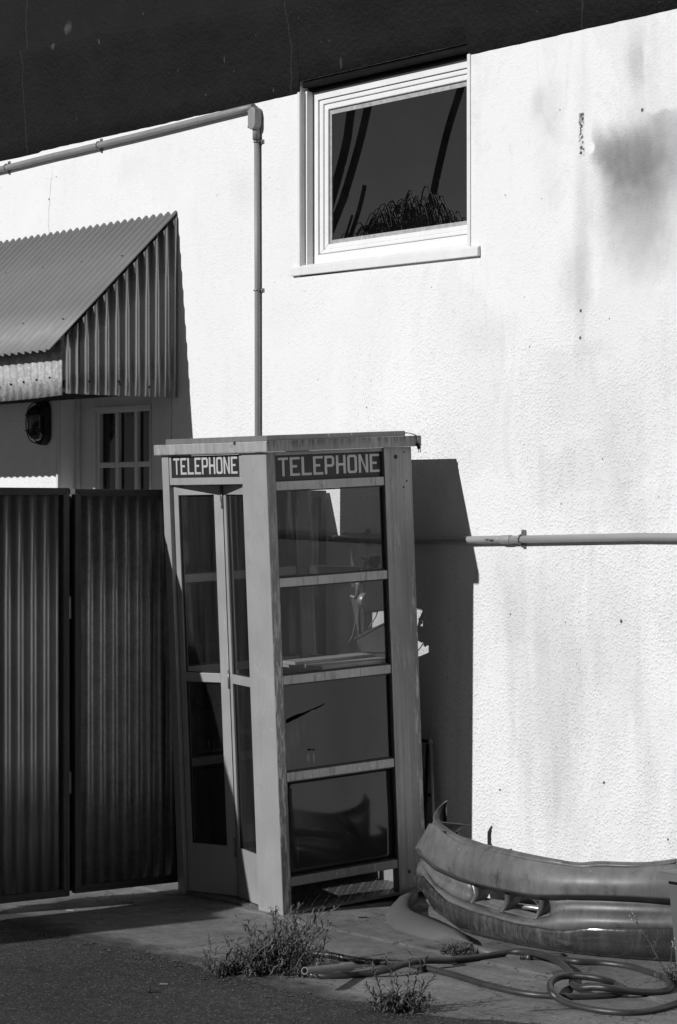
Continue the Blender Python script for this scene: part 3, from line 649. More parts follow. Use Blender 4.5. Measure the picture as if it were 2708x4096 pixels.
def squiggle(pts, wd=.0011):
    P_ = smooth_path([(onbooth(1, 0, 650+x/2.157, 2600+y/2.157)) for x, y in pts], 6); mb = MB(); rows = []
    for i, p in enumerate(P_):
        t = (P_[min(i+1, len(P_)-1)]-P_[max(i-1, 0)]).normalized(); n_ = V((t.z, 0, -t.x)); rows.append([V((p.x, -.0006, p.z))-n_*wd, V((p.x, -.0006, p.z))+n_*wd])
    mb.grid(rows, smooth=False); return mb
for pts in ([(815,0),(800,90),(800,140),(830,200),(855,270),(860,360),(850,440),(820,520),(795,580)], [(885,0),(870,80),(840,150),(870,200),(900,280),(905,400),(880,520),(845,590)], [(800,120),(850,210),(900,230),(945,300),(935,400),(920,430),(915,560),(890,690),(868,700)], [(870,690),(870,780),(880,900),(850,1100)], [(920,670),(960,700),(940,680)]):
    bp(squiggle(pts), 'scratch_mark', M['lettering'], bevel=0)
RZ = [1.9187, 1.4916, 1.0601, .6303, .165]; RT = .039
def rails(mk, sx, left=False):
    pass
ys, ye = .0495, BD-.1625
for i, z in enumerate(RZ):
    m = MB(); m.box((-.034, ys, z-RT), (-.004, ye, z)); bp(m, 'rail', M['rail'] if i < 4 else M['aluside'])
m = MB(); m.box((-.036, ys, BH-.016), (-.008, ye, BH)); bp(m, 'rail', M['aluside'])
def side_panes(x, xo, y0, y1, right):
    for k in range(4):
        z1, z0 = RZ[k]-RT-.001, RZ[k+1]+.001
        gk = MB(); t = .006
        gk.box((x-.006, y0+.0005, z0), (x+.010, y0+t, z1)); gk.box((x-.006, y1-t, z0), (x+.012, y1-.0005, z1)); gk.box((x-.006, y0+t, z0), (x+.010, y1-t, z0+t)); gk.box((x-.006, y0+t, z1-t), (x+.010, y1-t, z1))  # gasket strips also blacken the shaded recess edge of each pane
        m = MB()
        if k < 2:
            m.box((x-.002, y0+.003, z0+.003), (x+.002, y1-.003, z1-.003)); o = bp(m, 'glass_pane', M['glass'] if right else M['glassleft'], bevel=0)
        elif right and k == 2:             # enamel panel with a rusted-through slit and a torn screw hole
            def loc(cx, cy): p = onbooth(0, x, 1050+cx/2.24, 2300+cy/2.24); return (p.y, p.z)
            h1 = [loc(*q) for q in [(210,1295),(250,1272),(300,1250),(350,1236),(400,1216),(440,1200),(470,1188),(520,1166),(555,1150),(560,1156),(510,1186),(470,1206),(440,1212),(416,1228),(390,1246),(350,1262),(300,1290),(262,1306),(216,1331),(206,1318)]]
            h2 = [loc(*q) for q in [(398,1562),(412,1554),(430,1558),(448,1560),(462,1556),(470,1564),(460,1572),(448,1567),(430,1567),(414,1575),(400,1570)]]
            bm = bmesh.new()
            outer = [(y0+.003, z0+.003), (y1-.003, z0+.003), (y1-.003, z1-.003), (y0+.003, z1-.003)]
            es = []
            for lp in (outer, h1, h2):
                vs = [bm.verts.new((x, a, b)) for a, b in lp]
                es += [bm.edges.new((vs[i], vs[(i+1) % len(vs)])) for i in range(len(vs))]
            bmesh.ops.triangle_fill(bm, edges=es, use_beauty=True)
            me = bpy.data.meshes.new('enamel_panel'); bm.to_mesh(me); bm.free(); me.materials.append(M['panel'])
            o = bpy.data.objects.new('enamel_panel', me); col.objects.link(o); o.parent = booth; o['label'] = 'enamel panel with a slanting torn slit and rust streaks'
            md = o.modifiers.new('solid', 'SOLIDIFY'); md.thickness = .002; md.offset = 0
        else:
            nn = 14; rows = []
            for i in range(nn+1):          # very slightly dished sheet
                u = i/nn; rows.append([(x + .0035*sin(pi*u)*sin(pi*j/nn) - (.002 if (right and k == 3) else 0)*cos(2.2*pi*j/nn), y0+.003+(y1-y0-.006)*u, z0+.003+(z1-z0-.006)*j/nn) for j in range(nn+1)])
            m.grid(rows); o = bp(m, 'enamel_panel', M['panel'], bevel=0)
            md = o.modifiers.new('solid', 'SOLIDIFY'); md.thickness = .002; md.offset = -1
        bp(gk, 'gasket', M['gasket'], o, 0)
side_panes(-.024, 0, ys, ye, True)
# left side: same rails and panes
yl0, yl1 = .0755, BD-.0905
for i, z in enumerate(RZ):
    m = MB(); m.box((-BW+.004, yl0, z-RT), (-BW+.034, yl1, z)); bp(m, 'rail', M['alu'])
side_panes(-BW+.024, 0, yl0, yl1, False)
m = MB(); m.box((-BW+.020, yl0, RZ[0]), (-BW+.026, yl1, BH-.01)); bp(m, 'sign_plate', M['signdark'])
# back face: rails, two glass lights, kick plate
xb0, xb1 = -BW+.0505, -.1655
for i, z in enumerate(RZ):
    m = MB(); m.box((xb0, BD-.034, z-RT), (xb1, BD-.004, z)); bp(m, 'rail', M['alu'])
m = MB(); m.box((-.405, BD-.030, RZ[2]+.001), (-.385, BD-.008, RZ[1]-RT-.001)); bp(m, 'mullion', M['alu'])
for k in range(2):
    m = MB(); m.box((xb0, BD-.021, RZ[k+1]+.001), (xb1, BD-.017, RZ[k]-RT-.001)); bp(m, 'glass_pane', M['glass'], bevel=0)
for k in (2, 3):
    m = MB(); m.box((xb0, BD-.021, RZ[k+1]+.001), (xb1, BD-.017, RZ[k]-RT-.001)); bp(m, 'enamel_panel', M['panel'], bevel=0)
m = MB(); m.box((xb0, BD-.012, .012), (xb1, BD-.008, RZ[4]-RT-.002)); bp(m, 'kick_plate', M['alu'])
m = MB(); m.box((xb0, BD-.020, RZ[0]), (xb1, BD-.016, BH-.01)); bp(m, 'sign_plate', M['signdark'])
# signs
GL = {'T': [[(0,1),(0,.87),(1,.87),(1,1)], [(.40,.87),(.40,0),(.62,0),(.62,.87)]],
      'E': [[(0,0),(.26,0),(.26,1),(0,1)], [(.26,1),(.26,.87),(1,.87),(1,1)], [(.26,.57),(.26,.445),(.72,.445),(.72,.57)], [(.26,.13),(.26,0),(1,0),(1,.13)]],
      'L': [[(0,0),(.26,0),(.26,1),(0,1)], [(.26,.13),(.26,0),(1,0),(1,.13)]],
      'H': [[(0,0),(.25,0),(.25,1),(0,1)], [(.75,0),(1,0),(1,1),(.75,1)], [(.25,.57),(.25,.44),(.75,.44),(.75,.57)]],
      'N': [[(0,0),(.25,0),(.25,1),(0,1)], [(.75,0),(1,0),(1,1),(.75,1)], [(.25,1),(.25,.74),(.75,0),(.75,.26)]],
      'P': [[(0,0),(.25,0),(.25,1),(0,1)], [(.25,1),(.25,.87),(.70,.87),(.80,1)], [(.80,1),(.70,.87),(.75,.80),(1,.88)], [(1,.88),(.75,.80),(.75,.59),(1,.52)], [(1,.52),(.75,.59),(.70,.53),(.82,.40)], [(.82,.40),(.70,.53),(.25,.53),(.25,.40)]]}
oo = [(.22,1),(.78,1),(.93,.96),(1,.86),(1,.14),(.93,.04),(.78,0),(.22,0),(.07,.04),(0,.14),(0,.86),(.07,.96)]
oi = [(.33,.87),(.67,.87),(.73,.85),(.75,.80),(.75,.20),(.73,.15),(.67,.13),(.33,.13),(.27,.15),(.25,.20),(.25,.80),(.27,.85)]
GL['O'] = [[oo[i], oo[(i+1) % 12], oi[(i+1) % 12], oi[i]] for i in range(12)]
def lettering(parent, org, ux, uz, wtot, h, off):
    m = MB(); word = 'TELEPHONE'; gapf = .17; lw = wtot/(9 + 8*gapf); org, ux, uz, off = V(org), V(ux), V(uz), V(off)
    for i, ch in enumerate(word):
        x0 = i*lw*(1+gapf)
        for pl in GL[ch]: m.prism([org + ux*(x0+a*lw) + uz*(b*h) for a, b in pl], off)
    return bp(m, 'lettering', M['lettering'], parent, 0)
m = MB(); m.box((-.026, ys+.001, RZ[0]+.001), (-.020, ye-.001, BH-.017)); sg = bp(m, 'sign_plate', M['signdark'], bevel=0, label='dark sign plate reading TELEPHONE on the shaded side')
def lb(cx, cy): return onbooth(0, -.02, 1050+cx/2.412, 1700+cy/2.412)
a, b, c = lb(153, 497), lb(1128, 455), lb(153, 316)
lettering(sg, (-.020, a.y, a.z), (0,1,0), (0, 0, 1), b.y-a.y, c.z-a.z, (.0012,0,0))
hz0, hz1 = onbooth(1, 0, 900, 1938).z, onbooth(1, 0, 900, 1909).z
hx0, hx1 = onbooth(1, 0, 683.5, 1900).x, onbooth(1, 0, 954.5, 1900).x
m = MB(); m.box((-.7695, .004, hz0), (-FP-.0005, .042, hz1)); m.box((-.7695, .004, hz1), (hx0, .042, BH)); m.box((hx1, .004, hz1), (-FP-.0005, .042, BH)); m.box((hx0, .006, BH-.005), (hx1, .042, BH)); bp(m, 'header', M['alu'])
m = MB(); m.box((hx0+.001, .008, hz1+.001), (hx1-.001, .014, BH-.006)); sg = bp(m, 'sign_plate', M['signdark'], bevel=0, label='dark sign plate reading TELEPHONE above the door')
def lf(cx, cy): return onbooth(1, .007, 600+cx/2.613, 1700+cy/2.613)
a, b, c = lf(250, 521), lf(916, 512), lf(250, 349)
lettering(sg, (a.x, .008, a.z), (1,0,0), (0,0,1), b.x-a.x, c.z-a.z, (0,-.0012,0))
# folding door: two hinged leaves pushed slightly inward at the fold
Pl, Pm, Pr = V((-.764, .020, 0)), V((-.473, .092, 0)), V((-FP-.006, .020, 0))
zt_ = hz0 - .006; zm0, zm1 = 1.000, 1.042; zk = .247
def leaf(A, B, sl_, sr_, gm, name_label):
    d = (B-A); L = d.length; d.normalize(); n = V((-d.y, d.x, 0)); th = .026
    def bar(mb, s0, s1, z0, z1, f=0.0, bk=th):
        p = A + d*s0 + n*f; q = A + d*s1 + n*f
        mb.prism([p+V((0,0,z0)), q+V((0,0,z0)), q+V((0,0,z1)), p+V((0,0,z1))], n*(bk-f))
    m = MB(); z0 = .020
    bar(m, 0, sl_, z0, zt_); bar(m, L-sr_, L, z0, zt_); bar(m, sl_, L-sr_, zt_-.042, zt_); bar(m, sl_, L-sr_, zm0, zm1); bar(m, sl_, L-sr_, z0, zk)
    lf_ = bp(m, 'door_leaf', M['alu'], label=name_label, bevel=.0015)
    for a_, b_ in ((zm1, zt_-.042), (zk, zm0)):
        m = MB(); bar(m, sl_, L-sr_, a_, b_, .011, .015); g_ = bp(m, 'glass_pane', gm if a_ > .9 else M['glassdoor'], lf_, 0)
        m = MB(); t = .004
        bar(m, sl_, sl_+t, a_, b_, .008, .018); bar(m, L-sr_-t, L-sr_, a_, b_, .008, .018); bar(m, sl_+t, L-sr_-t, a_, a_+t, .008, .018); bar(m, sl_+t, L-sr_-t, b_-t, b_, .008, .018); bp(m, 'gasket', M['gasket'], lf_, 0)
    return lf_
lv1 = leaf(Pl, Pm+V((-.003,0,0)), .028, .052, M['glassdoor'], 'left door leaf')
lv2 = leaf(Pm+V((.003,0,0)), Pr, .030, .024, M['glassdoor2'], 'narrow looking right door leaf')
for za, zb_ in ((1.80, 1.895), (.975, 1.06), (.20, .29)):
    m = MB(); m.tube([(Pm.x, Pm.y-.004, za), (Pm.x, Pm.y-.004, zb_)], .006, 8)
    for k in range(3): m.tube([(Pm.x, Pm.y-.004, za+(k+.5)*(zb_-za)/3-.001), (Pm.x, Pm.y-.004, za+(k+.5)*(zb_-za)/3+.001)], .0075, 8)
    bp(m, 'hinge', M['steel'], lv1, 0)
m = MB(); m.tube([(Pm.x-.003+.006*cos(q), Pm.y-.006+.006*sin(q), 1.83+.075*q/(40*pi)) for q in [i*pi/3 for i in range(121)]], .0014, 4); bp(m, 'spring', M['steel'], lv1, 0)
m = MB(); m.box((-.745, .016, zt_+.0005), (-.70, .034, hz0-.0005)); bp(m, 'top_pivot', M['steel'], lv1, 0)
# roof
m = MB(); ov = .034
m.box((-BW-ov, -.020, BH+.001), (ov-.0025, BD+ov, BH+.050)); rf = bp(m, 'roof', M['roofcap'], bevel=.004)
m = MB(); m.box((ov-.0022, -.0195, BH+.0015), (ov, BD+ov-.0005, BH+.0495)); bp(m, 'roof_edge', M['roofside'], rf, .001)
m = MB(); m.box((-BW+.034, .003, BH+.0505), (.004, BD-.035, BH+.074)); bp(m, 'roof_tray', M['aluside'], rf, .002)
m = MB(); c = onbooth(1, -.02, 938, 1773.5); m.tube([(c.x, -.0206, c.z), (c.x, -.018, c.z)], .009, 12); bp(m, 'roof_hole', M['black'], rf, 0)
for px, py in ((1313,1738.5),(1406,1737)):
    m = MB(); c = onbooth(0, .004, px, py); m.tube([(.0046, c.y, c.z), (.001, c.y, c.z)], .0045, 10); bp(m, 'roof_hole', M['tape'], rf, 0)
# tread plate floor
m = MB(); m.box((-BW+.001, .004, .002), (-.001, BD-.004, .016))
for i in range(23):
    for j in range(23):
        cx_, cy_ = -BW+.02+i*.0357, .02+j*.0357; a = radians(45 if (i+j) % 2 else -45); dx, dy_ = cos(a)*.013, sin(a)*.013; ex, ey = -sin(a)*.0042, cos(a)*.0042
        m.quads([(cx_-dx,cy_-dy_,.0161),(cx_+ex,cy_+ey,.0161),(cx_+dx,cy_+dy_,.0161),(cx_-ex,cy_-ey,.0161),(cx_,cy_,.0205)], [(1,0,4),(2,1,4),(3,2,4),(0,3,4)])
m.f = [f if len(f) > 3 else tuple(reversed(f)) for f in m.f]
bp(m, 'tread_plate', M['floor'], bevel=0)
for x in (-BW+.06, -.10): m = MB(); m.box((x-.04, BD-.13, -.036), (x+.04, BD-.02, .0015)); bp(m, 'levelling_block', M['darkwood'])

# ---- things inside / on the booth
def bthing(name, label, cat): return thing(name, label, cat, mw=BM)
def b2(axis, val, cx, cy): return onbooth(axis, val, 1050+cx/2.412, 2050+cy/2.412)     # crop of the two glazed lights
ph = bthing('wall_telephone', 'dark antique wall telephone hanging inside the booth behind the side glass', 'telephone')
yb_ = .60
def quadprism(pts, y0, y1, mb):
    P_ = [b2(1, y0, *q) for q in pts]; mb.prism([(p.x, y0, p.z) for p in P_], (0, y1-y0, 0))
m = MB(); quadprism([(992,560),(1184,560),(1184,952),(1035,955),(1020,972),(1003,965)], .705, .765, m); bp(m, 'telephone_box', M['phone'], ph, .006)
hs = MB(); yh = .69
A0, A1, A2 = b2(1, yh, 1003, 470), b2(1, yh, 930, 690), b2(1, yh, 893, 830)
hs.tube([A0, A0.lerp(A1, .35), A0.lerp(A1, .55), A1, A1.lerp(A2, .5), A2], [.008, .009, .011, .0125, .007, .006], 12)
for t_, r_ in ((.30, .014), (.42, .015), (.98, .017), (1.0, .013)): 
    c = A0.lerp(A1, t_); dd = (A1-A0).normalized(); hs.tube([c-dd*.003, c+dd*.003], r_, 12)
hp = bp(hs, 'handset', M['phonemetal'], ph, 0)
for nm_, (cx_, cy_), r_ in (('earpiece', (1075, 470), .032), ('mouthpiece', (970, 840), .034)):
    c = b2(1, yh+.02, cx_, cy_); ax = V((.85, .35, -.28)).normalized(); m = MB()
    m.tube([c-ax*.024, c-ax*.016, c-ax*.004, c+ax*.006, c+ax*.016], [r_*.35, r_*.8, r_*.95, r_, r_*1.02], 18); bp(m, nm_, M['phonemetal'] if nm_ == 'mouthpiece' else M['phone'], hp, 0)
    b0 = b2(1, yh, *((988, 445) if nm_ == 'earpiece' else (885, 818))); m = MB(); m.tube([b0-ax*.012, b0+ax*.012], .008, 10); m.ball(b0-ax*.014, .009, 8, 6); bp(m, 'clamp', M['phonemetal'], hp, 0)
m = MB(); m.tube(smooth_path([b2(1, y_, *q) for q, y_ in [((936,892),.70),((925,960),.70),((895,1060),.69),((860,1200),.68),((800,1290),.67),((752,1390),.66),((738,1465),.65)]]), .0016, 6)
m.tube(smooth_path([b2(1, .76, *q) for q in [(1112,952),(1090,1010),(1040,1090),(1025,1125)]]), .0028, 6); m.tube(smooth_path([b2(1, .72, *q) for q in [(958,1345),(945,1390),(928,1440)]]), .0026, 6)
bp(m, 'telephone_cord', M['conduit'], ph, 0)
bx_ = bthing('slant_top_box', 'dark wooden slant-topped box standing inside the booth under the telephone', 'wooden box')
m = MB(); quadprism([(900,1228),(1184,1083),(1186,1352),(955,1352)], .705, .775, m); bp(m, 'box_body', M['darkwood'], bx_, .003)
m = MB(); quadprism([(868,1220),(905,1185),(1180,1058),(1182,1072),(905,1226)], .700, .778, m); bp(m, 'box_lid', M['darkwood'], bx_, .002)
m = MB(); q0 = b2(1, .66, 955, 1352).z
m.box((-.40, .30, 1.062), (-.046, BD-.04, 1.082)); bs = m.build('shelf_board', M['wood'], None, .003, mw=BM); tag(bs, 'bare wooden shelf board lying across the booth under the slant-topped box', 'shelf board')
m = MB(); m.box((-.30, .25, 1.0825), (-.18, .70, 1.098)); o = m.build('loose_board', M['wood'], None, .003, mw=BM); tag(o, 'short loose board lying on the shelf inside the booth', 'board')
m = MB(); m.box((-.24, .715, 1.0825), (-.08, .770, 1.104)); o = m.build('box_plinth', M['darkwood'], bx_, .002)
# power cord over the roof edge
pc = bthing('power_cord', 'thin cord with a two-pin plug dangling over the roof edge of the booth', 'power cord')
def rc(cx, cy, x=.045): return onbooth(0, x, 1050+cx/2.412, 1700+cy/2.412)
m = MB(); m.tube(smooth_path([rc(1340,78,-.02), rc(1385,76,.0), rc(1440,84,.03), rc(1490,108,.038), rc(1503,150,.040), rc(1500,178,.040)]), .0028, 8); bp(m, 'cord', M['conduit'], pc, 0)
a, b = rc(1500,172,.040), rc(1512,230,.040); m = MB(); m.tube([a, a.lerp(b,.3), b], [.0045, .009, .0085], 10); pg = bp(m, 'plug', M['black'], pc, .001)
m = MB(); dd = (b-a).normalized()
for k in (-.005, .005): m.tube([b+V((0,k,0)), b+V((0,k,0))+dd*.017], .0018, 6)
bp(m, 'prong', M['black'], pg, 0)
# black folding frame leaning against the wall behind the booth
def wq(px, py, y): return onwall(px, py, y)
ff = thing('metal_frame', 'black tubular frame leaning on the wall behind the booth and above the car bumper', 'metal frame', (wq(1715, 2960, -.1).x, -.1, 0))
y1_, y0_ = -.045, -.10
m = MB()
tl, tr_ = wq(1672, 2960, y1_), wq(1722, 2966, y1_)
bl, br_ = wq(1690, 3560, y0_), wq(1745, 3560, y0_); bl.z = br_.z = .012
m.tube([tl, bl], .011, 8); m.tube([tl, tr_], .008, 8); m.tube([wq(1710, 2975, y1_), wq(1690, 3560, y0_)], .008, 8)
for t_ in (.35, .62, .85): m.tube([tl.lerp(bl, t_), tr_.lerp(br_, t_)], .008, 8)
part(m, 'frame_tubes', M['black'], ff); m = MB(); m.tube([tr_, br_], .009, 8); m.ball(tr_, .014, 8, 6); part(m, 'leg', M['conduit'], ff, label='worn grey right leg of the frame')
# ================================================================== CAR BUMPER
def c6(cx, cy): return 1600+cx/1.415, 3150+cy/1.415
ROW = {}
ROW[0] = [(190,180),(255,232),(300,270),(340,284),(480,318),(640,352),(800,388),(950,415),(1020,424),(1120,419),(1300,430),(1450,424),(1568,408)]
ROW[1] = [(190,205),(255,262),(330,308),(500,352),(700,402),(900,434),(1020,448),(1150,446),(1300,452),(1568,432)]
ROW[2] = [(115,330),(135,345),(200,385),(330,430),(500,470),(700,510),(900,530),(1100,535),(1300,540),(1568,535)]
ROW[3] = [(115,345),(135,385),(200,440),(330,502),(420,537),(600,578),(760,604),(900,604),(1100,606),(1300,612),(1568,628)]
ROW[4] = [(125,400),(200,468),(330,528),(420,556),(600,602),(760,632),(880,640),(1000,632),(1300,642),(1568,655)]
ROW[5] = [(125,430),(200,545),(300,612),(400,655),(560,703),(740,748),(860,722),(900,702),(1000,702),(1300,712),(1568,718)]
ROW[6] = [(130,500),(200,580),(260,640),(400,700),(640,768),(860,803),(950,806),(1060,790),(1250,797),(1568,795)]
ROW[8] = [(140,570),(190,690),(340,803),(500,858),(700,905),(900,945),(1100,965),(1300,980),(1568,990)]
ROW[7] = [(x, (interp(ROW[6], x)+interp(ROW[8], x))/2+6) for x in range(130, 1570, 90)]
OFF0 = {0:-.045, 1:-.004, 2:.032, 3:.036, 4:-.004, 5:.004, 6:.034, 7:.040, 8:-.004}
OFF = OFF0
plan = [(-8.430,-.225),(-8.470,-.275),(-8.478,-.330),(-8.450,-.395),(-8.37,-.460),(-8.22,-.540),(-8.0,-.605),(-7.75,-.640),(-7.5,-.645),(-7.28,-.610),(-7.08,-.535),(-6.90,-.425),(-6.76,-.29),(-6.68,-.14)]
PL = smooth_path([(x, y, 0) for x, y in plan], 6)
def nrm2(i):
    t = (PL[min(i+1, len(PL)-1)]-PL[max(i-1, 0)]).normalized(); return V((t.y, -t.x, 0)) if True else t
def rowz(k, P):
    px, py = pix((P.x, P.y, .2)); cx = (px-1600)*1.415
    cy = interp(ROW[k], max(cx, ROW[k][0][0])); 
    d = ray(px, 3150+cy/1.415); t = ((V((P.x,P.y,0))-CAM).xy.length)/V((d.x,d.y)).length
    return CAM.z + d.z*t
def offk(k, i):
    c = max(0, 1-max(0, i-14)/14.0); return OFF0[k] - (.045*c if k < 2 else 0) + (.004*c if k in (2, 3) else 0) + ({4:.036, 5:.032}.get(k, 0)*max(0, 1-max(0, i-12)/24.0))
def cE(x, y): return 1560+x/1.3658, 3120+y/1.3658
I0 = min(i for i in range(8, len(PL)) if pix(PL[i]+nrm2(i)*.03)[0] > 1722)
cols_ = []; NRM = []
sil = [(232,222),(238,230),(183,298),(164,350),(168,396),(177,440),(186,552),(203,632),(222,690)]
c0 = [onwall(*cE(*q), -.365) for q in sil]; c0[8].z = max(c0[8].z, .012)
for j_, (dx, dy_, arch) in enumerate(((.075,.150,.36),(.055,.115,.30),(.030,.070,.20),(.012,.030,.07))):
    cols_.append([V((p.x+dx, p.y+dy_, max(p.z - .006*(3-j_), min(arch, c0[1].z-.03) + .02*(8-k)/8))) for k, p in enumerate(c0)]); NRM.append(V((-.95,.2,0)))
cols_.append(c0); NRM.append(V((-.85,-.5,0)).normalized())
for i in range(I0, len(PL)):
    n = nrm2(i); zz = {k: rowz(k, PL[i] + n*offk(k, i)) for k in range(9)}
    cols_.append([PL[i] + n*offk(k, i) + V((0,0,max(zz[k], .012))) for k in range(9)]); NRM.append(n)
NS = len(cols_)
def nrm2(i): return NRM[min(max(i, 0), NS-1)]
PL = [c[3] for c in cols_]; I0 = 4
bpr = thing('car_bumper', 'big grey plastic car bumper with a slotted grille lying on the ground against the wall', 'car bumper', (-7.6, -.5, 0))
def sub(a, b, k):                           # rows a..b blended smoothly between key rows
    out = []
    for c in cols_:
        pts = smooth_path([c[q] for q in range(a, b+1)], k); out.append(pts)
    return out
pxof = [pix(c[4])[0] for c in cols_]
gi0 = min(i for i in range(I0, NS) if (pxof[i]-1600)*1.415 > 395); gi1 = max(i for i in range(I0, NS) if (pxof[i]-1600)*1.415 < 885)
R_ = []
for i, c in enumerate(cols_):               # vertical profile with groove, grille shelf and lip
    n = nrm2(i); up = smooth_path(c[1:4], 7); und = min(1, max(0, (i-5)/22)); body = list(up) + [c[3]-n*.006*und-V((0,0,.005)), c[3]*.5+c[4]*.5-n*.006*und, c[4]]
    lo = [c[5]+ (n*-.012 if gi0 <= i <= gi1 else n*0), c[5]*.5+c[6]*.5+n*.004, c[6]-n*.002]
    R_.append((body, lo))
nb = len(R_[0][0])
m = MB(); m.grid([b for b, l in R_])
m.grid([l for b, l in R_]); m.grid([[b[-1], (b[-1]*.66+l[0]*.34)-nrm2(i)*.010, (b[-1]*.33+l[0]*.67)-nrm2(i)*.008, l[0]] for i, (b, l) in enumerate(R_)], skip=lambda i, j: gi0 <= i < gi1)
# grille recess: shelf and roof of the slot going inward
inn = []
for i in range(gi0, gi1+1):
    b, l = R_[i]; n = nrm2(i); inn.append([l[0], l[0]-n*.035+V((0,0,.010)), l[0]-n*.05+V((0,0,.012))])
m.grid(inn)
inn = []
for i in range(gi0, gi1+1):
    b, l = R_[i]; n = nrm2(i); inn.append([b[-1], b[-1]-n*.03-V((0,0,.006)), b[-1]-n*.04-V((0,0,.010))])
m.grid(inn)
body = part(m, 'bumper_skin', M['bumper'], bpr, solid=.004)
fo_ = [(312,116),(286,133),(258,160),(239,190),(236,214),(245,248),(270,277),(320,304),(380,343),(470,377),(600,404),(720,431),(830,454),(950,471),(1050,477),(1150,469),(1300,474),(1430,470),(1568,452)]
fi_ = [(313,118),(303,150),(277,180),(268,205),(277,234),(309,260),(350,289),(392,312),(470,334),(520,351),(660,383),(800,413),(950,441),(1000,449),(1050,453),(1140,446),(1300,452),(1430,450),(1568,434)]
def flange_y(px, q):
    if q <= 6: return (-.235,-.250,-.275,-.305,-.335,-.375,-.415)[q]
    best = min(range(4, NS), key=lambda i: abs(pix(cols_[i][1])[0]-px)); return cols_[best][1].y
fr1, fr2 = [], []
for q, (o_, n_) in enumerate(zip(fo_, fi_)):
    px, py = cE(*o_); yo = flange_y(px, q); fr1.append(onwall(px, py, yo)); px, py = cE(*n_); fr2.append(onwall(px, py, yo + (.006 if q == 0 else .030)))
fr1 = smooth_path(fr1, 5); fr2 = smooth_path(fr2, 5); m = MB()
m.grid([[a, a.lerp(b,.25)+V((0,0,.006)), a.lerp(b,.7)+V((0,0,.006)), b, b-V((0,.004,.022))] for a, b in zip(fr1, fr2)])
m.grid([[b-V((0,.004,.022)), b.lerp(V((b.x,b.y+.004,.20)), .5), V((b.x,b.y+.008,max(.12, .20)))] for a, b in list(zip(fr1, fr2))[1:27]])
part(m, 'top_flange', M['bumper'], bpr, solid=.004)
m = MB(); m.grid([[c[6]+nrm2(i)*.004, c[6]+nrm2(i)*.009-V((0,0,.006)), c[6]*.6+c[7]*.4+nrm2(i)*.008, c[7]+nrm2(i)*.004*sin(i*.9), c[7]*.5+c[8]*.5+nrm2(i)*.012, c[8], c[8]-nrm2(i)*.05-V((0,0,.0))] for i, c in enumerate(cols_) if i >= 3])
part(m, 'lower_valance', M['valance'], bpr, solid=.003)
for (cxt, cyt, cxb, cyb) in ((438,545,412,655),(605,590,572,703),(785,625,748,742)):
    def near(cx): return min(range(gi0, gi1+1), key=lambda i: abs((pxof[i]-1600)*1.415-cx))
    it, ib = near(cxt), near(cxb); bt, lb_ = R_[it][0][-1], R_[ib][1][0]; n = nrm2(it); tgt = (PL[min(it+1,NS-1)]-PL[it-1]).normalized()
    m = MB(); rows = []
    for q in range(7):
        u = q/6; p_ = lb_.lerp(bt, u) - n*(.004 + .012*sin(pi*u)); wd = .010 + .010*u
        rows.append([p_-tgt*wd, p_-tgt*wd*.6+n*.012, p_+tgt*wd*.6+n*.012, p_+tgt*wd, p_+tgt*wd-n*.05, p_-tgt*wd-n*.05, p_-tgt*wd])
    m.grid(rows); part(m, 'fin', M['bumper'], bpr)
m = MB(); a, b = cols_[gi0][5]-nrm2(gi0)*.08+V((0,0,.004)), cols_[gi1][5]-nrm2(gi1)*.10+V((0,0,.006)); m.tube([a, a.lerp(b,.5)-V((0,.02,0)), b], .012, 8); part(m, 'stiffener', M['gatesheet'], bpr)
# ---- second strip of car trim under it
def g8(pts, z): return [onground(px, py, z) for px, py in pts]
fo = smooth_path(g8([(1668,3566),(1613,3582),(1565,3625),(1545,3661),(1580,3708),(1699,3750),(1768,3765),(1880,3790),(2080,3805),(2260,3815)], .012), 5)
fi = smooth_path(g8([(1671,3564),(1648,3584),(1643,3618),(1662,3648),(1743,3676),(1838,3722),(1905,3762),(1985,3785),(2090,3797),(2262,3808)], .055), 5)
m = MB(); rows = []
for q_, (a, b) in enumerate(zip(fo, fi)):
    tp_ = 1 - max(0, (q_/len(fo)-.55)/.45)*.85; b = a.lerp(b, .25+.75*tp_) + V((0,0,-.040*(1-tp_)))
    wv = (b-a); rows.append([a-wv*.02+V((0,0,-.008)), a, a.lerp(b,.3)+V((0,0,.022*tp_)), a.lerp(b,.65)+V((0,0,.020*tp_)), b, b+wv*.05-V((0,0,.045*tp_))])
m.grid(rows)
ft_ = thing('fender_trim', 'smooth dull grey curved strip of car trim lying flat in front of the big bumper', 'car trim', (-8.4, -.5, 0)); part(m, 'trim_skin', M['fender'], ft_, solid=.003)
# round lid and a pale stub behind the bumper
p = onground(2105, 3640, .10); m = MB(); ax = V((-.35,.75,-.35)).normalized()
m.tube([p, p+ax*.012, p+ax*.03], [.05, .056, .05], 20); lid = thing('plastic_disc', 'round grey plastic disc lying behind the bumper, seen through its grille', 'plastic disc', (p.x, p.y, 0)); part(m, 'disc_shell', M['fender'], lid, bevel=.004)
m = MB(); m.tube([p-ax*.002, p+ax*.001], .034, 18); part(m, 'disc_centre', M['hose'], lid)

